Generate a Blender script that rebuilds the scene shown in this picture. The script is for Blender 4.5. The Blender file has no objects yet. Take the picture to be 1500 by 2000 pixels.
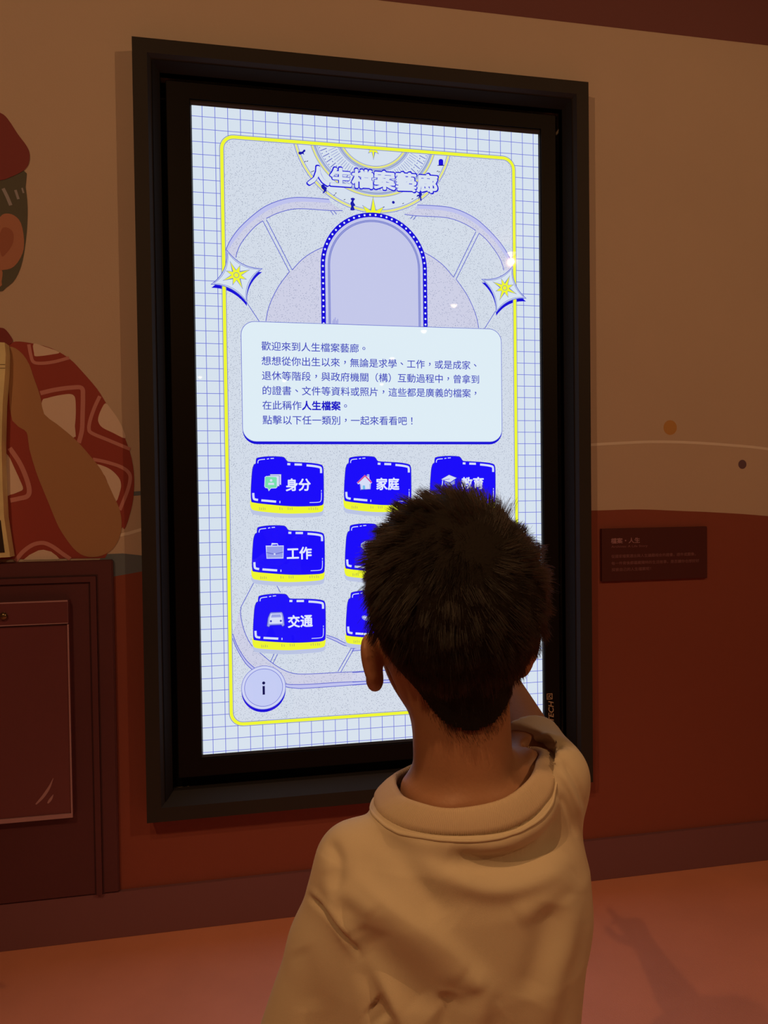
import bpy, bmesh, math, random
import numpy as np
from mathutils import Vector, Matrix
from mathutils.geometry import tessellate_polygon
random.seed(7); rng = np.random.default_rng(7)
scene = bpy.context.scene
COL = scene.collection
PI = math.pi

# ------------------------------------------------------------------ camera
CAM = Vector((0.0910, -2.3311, 1.2773)); YAW, PITCH, ROLL, FOC = .1974, -.02184, -.01253, 1500.0
_F = Vector((math.sin(YAW)*math.cos(PITCH), math.cos(YAW)*math.cos(PITCH), math.sin(PITCH)))
_R0 = Vector((math.cos(YAW), -math.sin(YAW), 0)); _U0 = _R0.cross(_F)
_R = _R0*math.cos(ROLL) + _U0*math.sin(ROLL); _U = _U0*math.cos(ROLL) - _R0*math.sin(ROLL)
cd = bpy.data.cameras.new('camera'); cam = bpy.data.objects.new('camera', cd); COL.objects.link(cam)
cd.sensor_fit = 'VERTICAL'; cd.sensor_height = 36; cd.sensor_width = 27; cd.lens = FOC/2000*36
cd.clip_start = .02; cd.clip_end = 60
cam.matrix_world = Matrix((( _R.x, _U.x, -_F.x, CAM.x), (_R.y, _U.y, -_F.y, CAM.y), (_R.z, _U.z, -_F.z, CAM.z), (0, 0, 0, 1)))
scene.camera = cam

# ------------------------------------------------------------------ view, world, lights
scene.view_settings.view_transform = 'Standard'; scene.view_settings.look = 'None'
scene.view_settings.gamma = 1; scene.view_settings.use_curve_mapping = False
scene.view_settings.exposure = 0.0
w = bpy.data.worlds.new('world'); scene.world = w; w.use_nodes = True
w.node_tree.nodes['Background'].inputs[0].default_value = (.012, .006, .003, 1)
w.node_tree.nodes['Background'].inputs[1].default_value = 1.0
WARM = (1.0, .50, .20)
CEIL = 3.0

# lamps of the hall: (x, y, watts, spread in degrees, aim or None for straight down)
KEY = (-.95, -2.75)
LAMPS = [(-.95, -2.75, 50, 150, (0.2, -1.0, .9)), (2.08, -2.9, 56, 140, (.7, -.9, .8)),
         (2.1, -4.4, 12, 140, None), (2.1, -5.5, 12, 140, None), (2.1, -7.1, 12, 140, None),
         (-.2, -2.35, 44, 62, (.3, -1.62, .85)), (-.95, -5.6, 12, 140, None), (-.95, -8.2, 12, 140, None), (-.3, -8.9, 8, 140, None), (.9, -9.1, 8, 140, None), (2.4, -9.3, 8, 140, None)]

def P(u, v, y=0.0):
    """the point of the vertical plane at depth y that the photograph shows at (u, v)"""
    d = _F + _R*((u-750)/FOC) - _U*((v-1000)/FOC)
    t = (y - CAM.y)/d.y
    return CAM + d*t
def W(u, v, depth):
    return CAM + (_F + _R*((u-750)/FOC) - _U*((v-1000)/FOC))*depth

# ------------------------------------------------------------------ colour and materials
def lin(c):
    c /= 255.0
    return c/12.92 if c <= .04045 else ((c+.055)/1.055)**2.4
def srgb(r, g, b): return (lin(r), lin(g), lin(b), 1)
ILL = (.30, .15, .07)
def alb(r, g, b, k=1.0):
    return tuple(min(.9, lin(c)/i*k) for c, i in zip((r, g, b), ILL)) + (1,)
_mats = {}
def emit(r, g, b, name=None, s=1.0, speck=None):
    key = ('e', r, g, b, s, speck)
    if key in _mats: return _mats[key]
    m = bpy.data.materials.new(name or 'screen_ink'); m.use_nodes = True
    nt = m.node_tree; bs = nt.nodes['Principled BSDF']
    bs.inputs['Base Color'].default_value = (.005, .005, .006, 1)
    bs.inputs['Roughness'].default_value = .02
    bs.inputs['Emission Color'].default_value = srgb(r, g, b)
    bs.inputs['Emission Strength'].default_value = s
    if speck:
        tc = nt.nodes.new('ShaderNodeTexCoord'); vo = nt.nodes.new('ShaderNodeTexVoronoi')
        vo.inputs['Scale'].default_value = speck[0]; vo.inputs['Randomness'].default_value = 1
        nt.links.new(tc.outputs['Object'], vo.inputs['Vector'])
        rp = nt.nodes.new('ShaderNodeValToRGB')
        rp.color_ramp.elements[0].position = speck[1]*.6; rp.color_ramp.elements[0].color = srgb(*speck[2])
        rp.color_ramp.elements[1].position = speck[1]; rp.color_ramp.elements[1].color = srgb(r, g, b)
        nt.links.new(vo.outputs['Distance'], rp.inputs[0]); nt.links.new(rp.outputs[0], bs.inputs['Emission Color'])
    _mats[key] = m; return m
def mat(name, col, rough=.6, metal=0, bump=0, bscale=60, spec=.5, vary=0, vscale=3, sheen=0, sss=0):
    key = (name, tuple(col), rough)
    if key in _mats: return _mats[key]
    m = bpy.data.materials.new(name); m.use_nodes = True
    nt = m.node_tree; bs = nt.nodes['Principled BSDF']
    bs.inputs['Base Color'].default_value = col; bs.inputs['Roughness'].default_value = rough
    bs.inputs['Metallic'].default_value = metal; bs.inputs['Specular IOR Level'].default_value = spec
    if sheen: bs.inputs['Sheen Weight'].default_value = sheen
    if sss:
        bs.inputs['Subsurface Weight'].default_value = sss; bs.inputs['Subsurface Scale'].default_value = .008
        bs.inputs['Subsurface Radius'].default_value = (1, .35, .2)
    if bump or vary:
        tc = nt.nodes.new('ShaderNodeTexCoord')
    if bump:
        n = nt.nodes.new('ShaderNodeTexNoise'); n.inputs['Scale'].default_value = bscale; n.inputs['Detail'].default_value = 4
        b = nt.nodes.new('ShaderNodeBump'); b.inputs['Strength'].default_value = bump; b.inputs['Distance'].default_value = .002
        nt.links.new(tc.outputs['Object'], n.inputs['Vector']); nt.links.new(n.outputs['Fac'], b.inputs['Height']); nt.links.new(b.outputs[0], bs.inputs['Normal'])
    if vary:
        n = nt.nodes.new('ShaderNodeTexNoise'); n.inputs['Scale'].default_value = vscale; n.inputs['Detail'].default_value = 5
        rp = nt.nodes.new('ShaderNodeValToRGB'); rp.color_ramp.elements[0].position = .3; rp.color_ramp.elements[1].position = .7
        rp.color_ramp.elements[0].color = tuple(c*(1-vary) for c in col[:3]) + (1,); rp.color_ramp.elements[1].color = tuple(min(1, c*(1+vary)) for c in col[:3]) + (1,)
        nt.links.new(tc.outputs['Object'], n.inputs['Vector']); nt.links.new(n.outputs['Fac'], rp.inputs[0]); nt.links.new(rp.outputs[0], bs.inputs['Base Color'])
    _mats[key] = m; return m

# ------------------------------------------------------------------ object helpers
def link(name, me, m=None, parent=None, smooth=False):
    o = bpy.data.objects.new(name, me); COL.objects.link(o)
    if m is not None: me.materials.append(m)
    if smooth:
        for p in me.polygons: p.use_smooth = True
    if parent is not None: o.parent = parent; o.matrix_parent_inverse = parent.matrix_world.inverted()
    return o
def thing(name, label, cat, loc=(0, 0, 0), group=None):
    o = bpy.data.objects.new(name, None); COL.objects.link(o); o.location = loc
    o.matrix_world = Matrix.Translation(loc); o.empty_display_size = .05
    return tag(o, label, cat, group)
def tag(o, label, cat, group=None):
    o['label'] = label; o['category'] = cat
    if group: o['group'] = group
    return o
def struct(o): o['kind'] = 'structure'; return o
def pyd(name, vs, fs, m=None, parent=None, smooth=False):
    me = bpy.data.meshes.new(name); me.from_pydata([tuple(v) for v in vs], [], fs); me.update()
    bm = bmesh.new(); bm.from_mesh(me); bmesh.ops.recalc_face_normals(bm, faces=bm.faces); bm.to_mesh(me); bm.free()
    return link(name, me, m, parent, smooth)
def box(name, a, b, m, parent=None, bevel=0):
    bm = bmesh.new(); bmesh.ops.create_cube(bm, size=1)
    for v in bm.verts: v.co = Vector([a[i] + (v.co[i]+.5)*(b[i]-a[i]) for i in range(3)])
    if bevel: bmesh.ops.bevel(bm, geom=bm.edges[:], offset=bevel, segments=2, affect='EDGES')
    me = bpy.data.meshes.new(name); bm.to_mesh(me); bm.free()
    return link(name, me, m, parent)
def crom(pts, n=8, closed=False):
    p = [Vector(q) for q in pts]; out = []; N = len(p)
    rngs = range(N) if closed else range(N-1)
    for i in rngs:
        if closed: a, b, c, d = p[i-1], p[i], p[(i+1) % N], p[(i+2) % N]
        else: a, b, c, d = p[max(i-1, 0)], p[i], p[i+1], p[min(i+2, N-1)]
        for k in range(n):
            t = k/n
            out.append(.5*((2*b) + (c-a)*t + (2*a-5*b+4*c-d)*t*t + (3*b-a-3*c+d)*t**3))
    if not closed: out.append(p[-1])
    return out
def orient(me, facing):
    """turn every face towards `facing`"""
    bm = bmesh.new(); bm.from_mesh(me); bm.normal_update()
    for f in bm.faces:
        if f.normal.dot(facing) < 0: f.normal_flip()
    bm.to_mesh(me); bm.free()
FRONT = Vector((0, -1, 0))
def flat3(name, pts, m, parent, thick=0.0):
    """a flat outline (world points on one vertical plane), filled; thick gives it an edge"""
    pts = [Vector(p) for p in pts]
    tri = tessellate_polygon([[Vector((p.x, p.z, 0)) for p in pts]])
    vs = pts[:]; fs = [tuple(t) for t in tri]
    if thick:
        n = len(pts); vs += [p + Vector((0, thick, 0)) for p in pts]
        fs += [(i, (i+1) % n, n+(i+1) % n, n+i) for i in range(n)]
        fs += [tuple(n+q for q in t[::-1]) for t in tri]
    me = bpy.data.meshes.new(name); me.from_pydata([tuple(v) for v in vs], [], fs); me.update()
    if thick:
        bm = bmesh.new(); bm.from_mesh(me); bmesh.ops.recalc_face_normals(bm, faces=bm.faces); bm.to_mesh(me); bm.free()
    else: orient(me, FRONT)
    return link(name, me, m, parent)
def ribbon_geo(pts, w, closed=False):
    pts = [Vector(p) for p in pts]; N = len(pts); L, Rr = [], []
    for i, p in enumerate(pts):
        a = pts[i-1] if (closed or i > 0) else p; c = pts[(i+1) % N] if (closed or i < N-1) else p
        t = (c-a); t = t.normalized() if t.length > 1e-9 else Vector((1, 0, 0))
        n = Vector((-t.z, 0, t.x))
        k = 1.0
        if a != p and c != p:
            d1 = (p-a).normalized(); cs = abs(Vector((-d1.z, 0, d1.x)).dot(n)); k = 1/max(cs, .5)
        ww = w if not callable(w) else w(i/max(1, N-1))
        L.append(p+n*ww*.5*k); Rr.append(p-n*ww*.5*k)
    fs = [(i, (i+1) % N, N+(i+1) % N, N+i) for i in range(N if closed else N-1)]
    return L+Rr, fs
def merge_geo(parts):
    vs, fs = [], []
    for v, f in parts:
        o = len(vs); vs += list(v); fs += [tuple(q+o for q in t) for t in f]
    return vs, fs
def flatmesh(name, geo, m, parent):
    me = bpy.data.meshes.new(name); me.from_pydata([tuple(v) for v in geo[0]], [], geo[1]); me.update(); orient(me, FRONT)
    return link(name, me, m, parent)
def text_geo(s, offset=0.0, shear=0.0):
    c = bpy.data.curves.new('t', 'FONT'); c.body = s; c.offset = offset; c.shear = shear; c.resolution_u = 3
    o = bpy.data.objects.new('t', c); COL.objects.link(o)
    dg = bpy.context.evaluated_depsgraph_get(); me = bpy.data.meshes.new_from_object(o.evaluated_get(dg))
    vs = np.empty(len(me.vertices)*3); me.vertices.foreach_get('co', vs); vs = vs.reshape(-1, 3)
    fs = [tuple(p.vertices) for p in me.polygons]
    bpy.data.objects.remove(o); bpy.data.curves.remove(c); bpy.data.meshes.remove(me)
    return vs, fs
def bold_geo(s, r):
    """glyphs thickened by r em: the same outlines laid around a small circle"""
    vs, fs = text_geo(s); V, Fs = [], []
    n = 8 if r < .05 else 14
    for i in range(n):
        a = 2*PI*i/n; o = len(V); V += [(v[0]+r*math.cos(a), v[1]+r*math.sin(a), .3*i/n) for v in vs]; Fs += [tuple(q+o for q in f) for f in fs]
    o = len(V); V += [(v[0], v[1], .3) for v in vs]; Fs += [tuple(q+o for q in f) for f in fs]
    return np.array(V), Fs
def text(name, s, p0, p1, size, m, parent, offset=0.0, shear=0.0, vert=False, anchor=None):
    """flat lettering from world point p0 to p1 (left and right ends of the middle line), glyph height = size"""
    vs, fs = bold_geo(s, offset) if offset else text_geo(s, 0, shear)
    w0, w1 = vs[:, 0].min(), vs[:, 0].max(); h0, h1 = vs[:, 1].min(), vs[:, 1].max()
    p0 = Vector(p0); p1 = Vector(p1); d = p1-p0; ln = d.length; d.normalize(); up = Vector((-d.z, 0, d.x))
    sx = ln/(w1-w0)
    cy = (h0+h1)/2 if anchor is None else anchor
    sy = size/(h1-h0) if anchor is None else size
    out = [p0 + d*((v[0]-w0)*sx) + up*((v[1]-cy)*sy) - Vector((0, v[2]*.0002, 0)) for v in vs]
    return flatmesh(name, (out, fs), m, parent)
# ------------------------------------------------------------------ the room
M_cream = mat('wall_vinyl_cream', alb(122, 83, 54), .75, bump=.25, bscale=220, vary=.03, vscale=2)
M_red = mat('painted_brick_red', alb(84, 29, 14), .75, bump=.2, bscale=220)
M_band = mat('painted_maroon', alb(70, 29, 20), .75, bump=.2, bscale=220)
M_skirt = mat('skirting_maroon', alb(74, 34, 26), .6, bump=.1, bscale=120)
M_floor = mat('floor_terracotta', (.85, .37, .26, 1), .55, bump=.3, bscale=300, vary=.05, vscale=5)
M_dark = mat('ceiling_dark', (.10, .08, .07, 1), .9, bump=.1)
M_side = mat('side_wall', (.30, .17, .12, 1), .8, bump=.1)
X0, X1, YB = -3.2, 4.6, -13.5
def wpx(u, v): return P(u, v, 0.0)
# frame outline on the wall, from the photograph
FRY = -.07
fo = [P(256, 70, FRY), P(1152, 161, FRY), P(1166, 1508, FRY), P(288, 1608, FRY)]
fx0 = (fo[0].x+fo[3].x)/2; fx1 = P(1153, 700, FRY).x; fz1 = (fo[0].z+fo[1].z)/2; fz0 = fo[3].z
LIP = .040
hx0, hx1, hz0, hz1 = fx0+LIP, fx1-LIP, fz0+LIP, fz1-LIP      # opening
me_v = [(X0, 0, 0), (X1, 0, 0), (X1, 0, CEIL), (X0, 0, CEIL), (hx0, 0, hz0), (hx1, 0, hz0), (hx1, 0, hz1), (hx0, 0, hz1)]
th = .12
vs = me_v + [(x, th, z) for x, _, z in me_v]
fs = [(0, 1, 5, 4), (1, 2, 6, 5), (2, 3, 7, 6), (3, 0, 4, 7)]
fs += [tuple(q+8 for q in f) for f in fs] + [(0, 1, 9, 8), (1, 2, 10, 9), (2, 3, 11, 10), (3, 0, 8, 11), (4, 5, 13, 12), (5, 6, 14, 13), (6, 7, 15, 14), (7, 4, 12, 15)]
wall = struct(pyd('wall_back', vs, fs, M_cream))
struct(box('floor', (X0, YB, -.1), (X1, th, 0), M_floor))
struct(box('ceiling', (X0, YB, CEIL), (X1, th, CEIL+.1), M_dark))
struct(box('wall_left', (X0-.1, YB, 0), (X0, th, CEIL), M_side))
struct(box('wall_right', (X1, YB, 0), (X1+.1, th, CEIL), M_side))
struct(box('wall_front', (X0, YB-.1, 0), (X1, YB, CEIL), M_side))
# skirting board, with a thin cap that catches the light
zsk = P(750, 1685, -.015).z
sk = struct(box('baseboard_back', (X0, -.014, 0), (X1, 0, zsk-.002), M_skirt, bevel=.001))
# painted fields of the wall print
E1 = -.0006
def wp(u, v): return P(u, v, E1)
zt = P(1150, 48, E1).z
tb = P(730, 0, E1); slope_pts = [(X0, E1, P(100, -78, E1).z), (P(700, -4, E1).x, E1, P(700, -4, E1).z)]
band = flat3('painted_band', [(X0, E1, zt), (X1, E1, zt), (X1, E1, CEIL), (X0, E1, CEIL)], M_band, wall)
zh = P(1165, 997, E1).z
mx0, mx1, mz0 = fx0+.02, fx1-.02, fz0+.02
hr = crom([wp(1100, 998), wp(1165, 997), wp(1250, 995), wp(1330, 998), wp(1400, 1001), wp(1500, 1008), wp(1700, 1028), Vector((X1, E1, wp(1700, 1028).z-.15))], 6)
hr[0] = Vector((mx1, E1, hr[0].z))
left = [Vector((mx0, E1, wp(272, 1113).z)), wp(217, 1126), wp(100, 1150), Vector((X0, E1, wp(100, 1150).z-.05))]
ring = [Vector((mx0, E1, mz0)), ] + left[:1]
hill = flat3('painted_hill', [Vector((mx1, E1, mz0))] + [p for p in hr if p.x >= mx1-1e-6] + [Vector((X1, E1, 0)), Vector((X0, E1, 0))] + left[::-1] + [Vector((mx0, E1, mz0))], M_red, wall)
M_line = mat('painted_line_cream', alb(146, 104, 76), .75)
ln_ = flatmesh('painted_line', ribbon_geo(crom([wp(1150, 869), wp(1200, 866), wp(1270, 863), wp(1340, 864), wp(1420, 869), wp(1500, 877), wp(1640, 900), wp(1850, 950)], 6), .009), M_line, wall)
def disc(name, c, r, m, parent, n=36, sy=1.0): return flat3(name, [c+Vector((r*math.cos(a), 0, r*sy*math.sin(a))) for a in np.linspace(0, 2*PI, n, endpoint=False)], m, parent)
disc('painted_dot', wp(1309, 835), .0245, mat('painted_orange', alb(118, 66, 24), .75), wall)
disc('painted_dot', wp(1450, 907), .0155, mat('painted_plum', alb(62, 34, 28), .75), wall)
M_grey = mat('painted_grey', alb(62, 52, 42), .75)
flat3('painted_strip', [P(195, 1092, -.0009), P(209, 1082, -.0009), P(240, 1081, -.0009), P(278, 1085, -.0009), P(278, 1116, -.0009), P(217, 1127, -.0009), P(190, 1128, -.0009)], M_grey, wall)
flat3('painted_strip', [P(250, 961, -.0009), P(278, 959, -.0009), P(278, 967, -.0009), P(250, 969, -.0009)], M_grey, wall)
flatmesh('painted_line', ribbon_geo([wp(225, 1047), wp(250, 1042), wp(280, 1033)], .009), M_line, wall)

# ------------------------------------------------------------------ lamps
M_lampmetal = mat('lamp_metal', (.03, .03, .03, 1), .4, metal=.8)
M_lens = bpy.data.materials.new('lamp_lens'); M_lens.use_nodes = True
bs = M_lens.node_tree.nodes['Principled BSDF']; bs.inputs['Emission Color'].default_value = (1, .72, .38, 1); bs.inputs['Emission Strength'].default_value = 14
def lamp(i, x, y, wt, spread, aim):
    where = ['left lamp nearest the mural wall', 'right lamp nearest the mural wall', 'second lamp of the right row', 'third lamp of the right row', 'fourth lamp of the right row', 'extra left lamp behind the viewer',
             'second lamp of the left row', 'third lamp of the left row', 'far lamp left of the middle', 'far lamp right of the middle', 'far lamp by the right row'][i]
    t = thing('ceiling_lamp', 'black recessed ceiling downlight, ' + where, 'lamp', (x, y, CEIL), 'ceiling downlights')
    bm = bmesh.new(); prof = [(.036, 0), (.052, 0), (.052, -.012), (.046, -.016), (.040, -.016), (.036, -.004)]; n = 24
    vv = [[bm.verts.new((x+r*math.cos(2*PI*k/n), y+r*math.sin(2*PI*k/n), CEIL+z)) for r, z in prof] for k in range(n)]
    for k in range(n):
        for j in range(len(prof)): a, b = vv[k], vv[(k+1) % n]; j2 = (j+1) % len(prof); bm.faces.new((a[j], b[j], b[j2], a[j2]))
    me = bpy.data.meshes.new('rim'); bm.to_mesh(me); bm.free(); link('rim', me, M_lampmetal, t)
    rg = [(.036, -.003), (.028, -.016), (.020, -.030), (.010, -.036)]
    lv = [(x+r*math.cos(2*PI*k/n), y+r*math.sin(2*PI*k/n), CEIL+z) for r, z in rg for k in range(n)]
    pyd('lens', lv, [(j*n+k, j*n+(k+1) % n, (j+1)*n+(k+1) % n, (j+1)*n+k) for j in range(3) for k in range(n)]+[tuple(range(3*n, 4*n))], M_lens, t, True)
    l = bpy.data.lights.new('bulb', 'SPOT'); l.energy = wt; l.color = WARM; l.spot_size = math.radians(spread); l.spot_blend = .6; l.shadow_soft_size = .012
    lo = bpy.data.objects.new('bulb', l); COL.objects.link(lo); lo.location = (x, y, CEIL-.075)
    d = Vector(aim)-lo.location if aim else Vector((0, 0, -1)); lo.rotation_euler = d.to_track_quat('-Z', 'Y').to_euler(); lo.parent = t; lo.matrix_parent_inverse = t.matrix_world.inverted()
for i, a in enumerate(LAMPS): lamp(i, *a)

# ------------------------------------------------------------------ the surround of the display
M_frame = mat('charcoal_laminate', (.032, .032, .036, 1), .6, spec=.25, bump=.15, bscale=180, vary=.08)
M_bez = mat('black_bezel', (.007, .0065, .008, 1), .5, bump=.05, bscale=200, spec=.15)
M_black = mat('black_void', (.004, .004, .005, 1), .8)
fr = thing('display_surround', 'charcoal box frame with splayed inner faces around the tall touch screen', 'frame', ((fx0+fx1)/2, 0, fz0))
def rect(x0, x1, z0, z1, y): return [Vector((x0, y, z0)), Vector((x1, y, z0)), Vector((x1, y, z1)), Vector((x0, y, z1))]
SP = .030
rings = [rect(fx0, fx1, fz0, fz1, .0), rect(fx0, fx1, fz0, fz1, FRY), rect(hx0, hx1, hz0, hz1, FRY), rect(hx0+SP, hx1-SP, hz0+SP, hz1-SP, FRY+.045), rect(hx0+SP, hx1-SP, hz0+SP, hz1-SP, .0)]
for s in range(4):      # bottom, right, top, left board, mitred
    a, b = s, (s+1) % 4
    vv = [r[a] for r in rings] + [r[b] for r in rings]; n = len(rings)
    pyd('frame_board', vv, [(i, (i+1) % n, n+(i+1) % n, n+i) for i in range(n)] + [tuple(range(n)), tuple(range(2*n-1, n-1, -1))], M_frame, fr)
    if s:      # shade on side and top splays, painted in as black sheets
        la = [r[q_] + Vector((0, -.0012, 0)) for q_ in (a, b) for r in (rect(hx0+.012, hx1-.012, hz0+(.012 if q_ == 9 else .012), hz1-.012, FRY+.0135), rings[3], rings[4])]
        pyd('painted_shade', la, [(0, 1, 4, 3), (1, 2, 5, 4)], M_black, fr)
box('back_panel', (hx0+.001, .085, hz0+.001), (hx1-.001, .10, hz1-.001), M_black, fr)

# ------------------------------------------------------------------ the touch screen
SY = -.010
sc = [P(375, 206, SY), P(1051, 262, SY), P(1060, 1422, SY), P(396, 1475, SY)]
sx0, sx1, sz0, sz1 = (sc[0].x+sc[3].x)/2, (sc[1].x+sc[2].x)/2, (sc[2].z+sc[3].z)/2, (sc[0].z+sc[1].z)/2
scr = thing('touch_screen', 'tall lit portrait touch screen with folder buttons, set in the charcoal frame', 'screen', ((sx0+sx1)/2, 0, sz0))
bx0, bx1, bz0, bz1 = P(335, 800, -.02).x, P(1089, 700, -.02).x, P(600, 1500, -.02).z, P(700, 190, -.02).z
box('housing', (bx0+.001, -.003, bz0+.001), (bx1-.001, .075, bz1-.001), M_black, scr)
rr = [rect(bx0, bx1, bz0, bz1, 0.0), rect(bx0, bx1, bz0, bz1, -.018), rect(bx0+.002, bx1-.002, bz0+.002, bz1-.002, -.020), rect(sx0-.006, sx1+.006, sz0-.010, sz1+.014, -.020), rect(sx0-.006, sx1+.006, sz0-.010, sz1+.014, -.006), rect(sx0-.006, sx1+.006, sz0-.010, sz1+.014, 0.0)]
for s in range(4):
    a, b = s, (s+1) % 4; vv = [r[a] for r in rr] + [r[b] for r in rr]; n = len(rr)
    pyd('bezel', vv, [(i, (i+1) % n, n+(i+1) % n, n+i) for i in range(n)] + [tuple(range(n)), tuple(range(2*n-1, n-1, -1))], M_bez, scr)
M_rim = mat('rubber_lip', (.03, .03, .033, 1), .35)
q = [rect(sx0-.006, sx1+.006, sz0-.010, sz1+.014, -.006), rect(sx0-.006, sx1+.006, sz0-.010, sz1+.014, -.014), rect(sx0-.0035, sx1+.0035, sz0-.006, sz1+.008, -.0155), rect(sx0, sx1, sz0, sz1, -.0095), rect(sx0, sx1, sz0, sz1, -.006)]
vv = [p for r in q for p in r]
pyd('screen_gasket', vv, [(r*4+i, r*4+(i+1) % 4, r2*4+(i+1) % 4, r2*4+i) for r, r2 in zip(range(5), (1, 2, 3, 4, 0)) for i in range(4)], M_rim, scr)
panel = flat3('screen_panel', rect(sx0, sx1, sz0, sz1, SY), emit(214, 226, 238, 'screen_white'), scr)
panel['label'] = 'lit display panel'
SX = 1/650.0                                      # metres for one photo pixel on the screen, near its middle
def L(k): return SY - .00025*k
def sp(u, v, k=1): return P(u, v, L(k))
INK = emit(88, 96, 206, 'screen_ink_blue'); DEEP = emit(20, 12, 215, 'screen_deep_blue'); YEL = emit(238, 246, 50, 'screen_yellow')
PUR = emit(190, 194, 238, 'screen_lavender'); WHT = emit(224, 236, 245, 'screen_white_ink')
# graph paper lines
cell = (sz1-sz0)/52.0; geo = []
x = sx0 + .80*cell
while x < sx1: geo.append(([Vector((x-.0009, L(1), sz0)), Vector((x+.0009, L(1), sz0)), Vector((x+.0009, L(1), sz1)), Vector((x-.0009, L(1), sz1))], [(0, 1, 2, 3)])); x += cell
z = sz1 - .84*cell
while z > sz0: geo.append(([Vector((sx0, L(1.3), z-.0009)), Vector((sx1, L(1.3), z-.0009)), Vector((sx1, L(1.3), z+.0009)), Vector((sx0, L(1.3), z+.0009))], [(0, 1, 2, 3)])); z -= cell
flatmesh('grid_lines', merge_geo(geo), emit(104, 112, 214, 'screen_grid_blue'), panel)
# rounded yellow border and speckled ground
def rrect(x0, x1, z0, z1, r, y, n=8):
    out = []
    for cx, cz, a0 in ((x1-r, z1-r, 0), (x0+r, z1-r, PI/2), (x0+r, z0+r, PI), (x1-r, z0+r, 1.5*PI)):
        out += [Vector((cx+r*math.cos(a0+PI/2*k/n), y, cz+r*math.sin(a0+PI/2*k/n))) for k in range(n+1)]
    return out
bX0 = (sp(434, 400).x+sp(451, 1300).x)/2; bX1 = sp(1006, 700).x; bZ1 = (sp(500, 272).z+sp(900, 302).z)/2; bZ0 = sp(600, 1405).z
SPK = emit(211, 220, 233, 'screen_speckle', speck=(250, .27, (120, 130, 158)))
flat3('speckled_ground', rrect(bX0, bX1, bZ0, bZ1, .036, L(2)), SPK, panel)
CX = (bX0+bX1)/2
flatmesh('yellow_border', ribbon_geo(rrect(bX0, bX1, bZ0, bZ1, .036, L(7.7)), .0095, True), YEL, panel)
flatmesh('border_outline', merge_geo([ribbon_geo(rrect(bX0-.006, bX1+.006, bZ0-.006, bZ1+.006, .042, L(7.5)), .0018, True), ribbon_geo(rrect(bX0+.006, bX1-.006, bZ0+.006, bZ1-.006, .030, L(7.5)), .0018, True)]), emit(120, 130, 190, 'screen_outline'), panel)
def mir(pts): return [Vector((2*CX-p.x, p.y, p.z)) for p in pts]
Z1 = lambda x, y: (x/3.75+360, y/3.75+190)
Z5 = lambda x, y: (x/3.409+360, y/3.409+1100)
def line_(pts, conv, k=4, w=.0019, smooth=True):
    p = [sp(*conv(*q), k) for q in pts]
    return crom(p, 6) if smooth and len(p) > 2 else p
lines = []
def both(pts): lines.append(ribbon_geo(pts, .0021)); lines.append(ribbon_geo(mir(pts), .0021))
o1 = line_([(1060, 747), (900, 735), (800, 735), (700, 755), (600, 795), (520, 850), (440, 920), (380, 985), (330, 1060), (302, 1125)], Z1)
o2 = line_([(1075, 775), (900, 765), (800, 768), (700, 790), (600, 835), (520, 890), (450, 950), (390, 1020), (340, 1090), (302, 1170)], Z1)
both(o1)
lav = emit(196, 199, 232, 'screen_band')
for f in (lambda a: a, mir):
    flat3('track_band', f([Vector((p.x, L(3), p.z)) for p in o1+o2[::-1]]), PUR, panel)
i1 = line_([(1160, 830), (1070, 830), (880, 817), (780, 822), (680, 850), (600, 888)], Z1); both(i1)
i2 = line_([(575, 905), (520, 945), (460, 1010), (410, 1080), (385, 1140), (378, 1175)], Z1); both(i2)
trackfill = emit(206, 208, 230, 'screen_track', speck=(210, .26, (130, 140, 175)))
for f in (lambda a: a, mir):
    flat3('track_band', f([Vector((p.x, L(2.5), p.z)) for p in o2 + i2[::-1] + i1[::-1]]), trackfill, panel)
for a in ([(600, 895), (790, 1265)], [(575, 905), (770, 1278)], [(1070, 830), (1093, 862)], [(1095, 832), (1115, 858)], [(455, 1500), (548, 1640)]): both(line_(a, Z1))
d1 = line_([(1380, 1030), (1200, 1050), (1100, 1072), (1005, 1103), (930, 1140), (860, 1190), (790, 1265)], Z1); d2 = line_([(770, 1278), (700, 1370), (650, 1460), (615, 1550), (597, 1640)], Z1); both(d1); both(d2)
for f in (lambda a: a, mir):
    flat3('dome', f([Vector((p.x, L(2.5), p.z)) for p in d1+d2] + [Vector((CX, L(2.5), d2[-1].z)), Vector((CX, L(2.5), d1[0].z))]), trackfill, panel)
# lower track
for a in ([(470, 115), (378, 290)], [(610, 575), (575, 655)], [(635, 575), (590, 668)], [(1115, 560), (1022, 722)], [(1130, 568), (1042, 725)], [(600, 120), (640, 195)]): both(line_(a, Z5))
j1 = line_([(378, 290), (375, 340), (390, 420), (420, 500), (460, 560), (520, 610), (580, 660), (650, 705), (720, 732), (810, 738), (1020, 728), (1300, 715), (1480, 708)], Z5); both(j1)
k1 = line_([(322, 470), (350, 545), (390, 615), (430, 665), (500, 722), (580, 770), (675, 803), (740, 808), (850, 805), (1000, 795), (1220, 785), (1480, 770)], Z5); both(k1)
k2 = line_([(322, 500), (345, 560), (385, 632), (425, 685), (500, 745), (580, 795), (680, 824), (740, 832), (800, 833), (1000, 820), (1220, 803), (1480, 790)], Z5); both(k2)
m1 = line_([(945, 478), (1010, 500), (1070, 530), (1150, 545), (1300, 550), (1480, 550)], Z5); m2 = line_([(945, 492), (1010, 520), (1070, 548), (1150, 562), (1300, 566), (1480, 566)], Z5); both(m1); both(m2)
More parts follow.
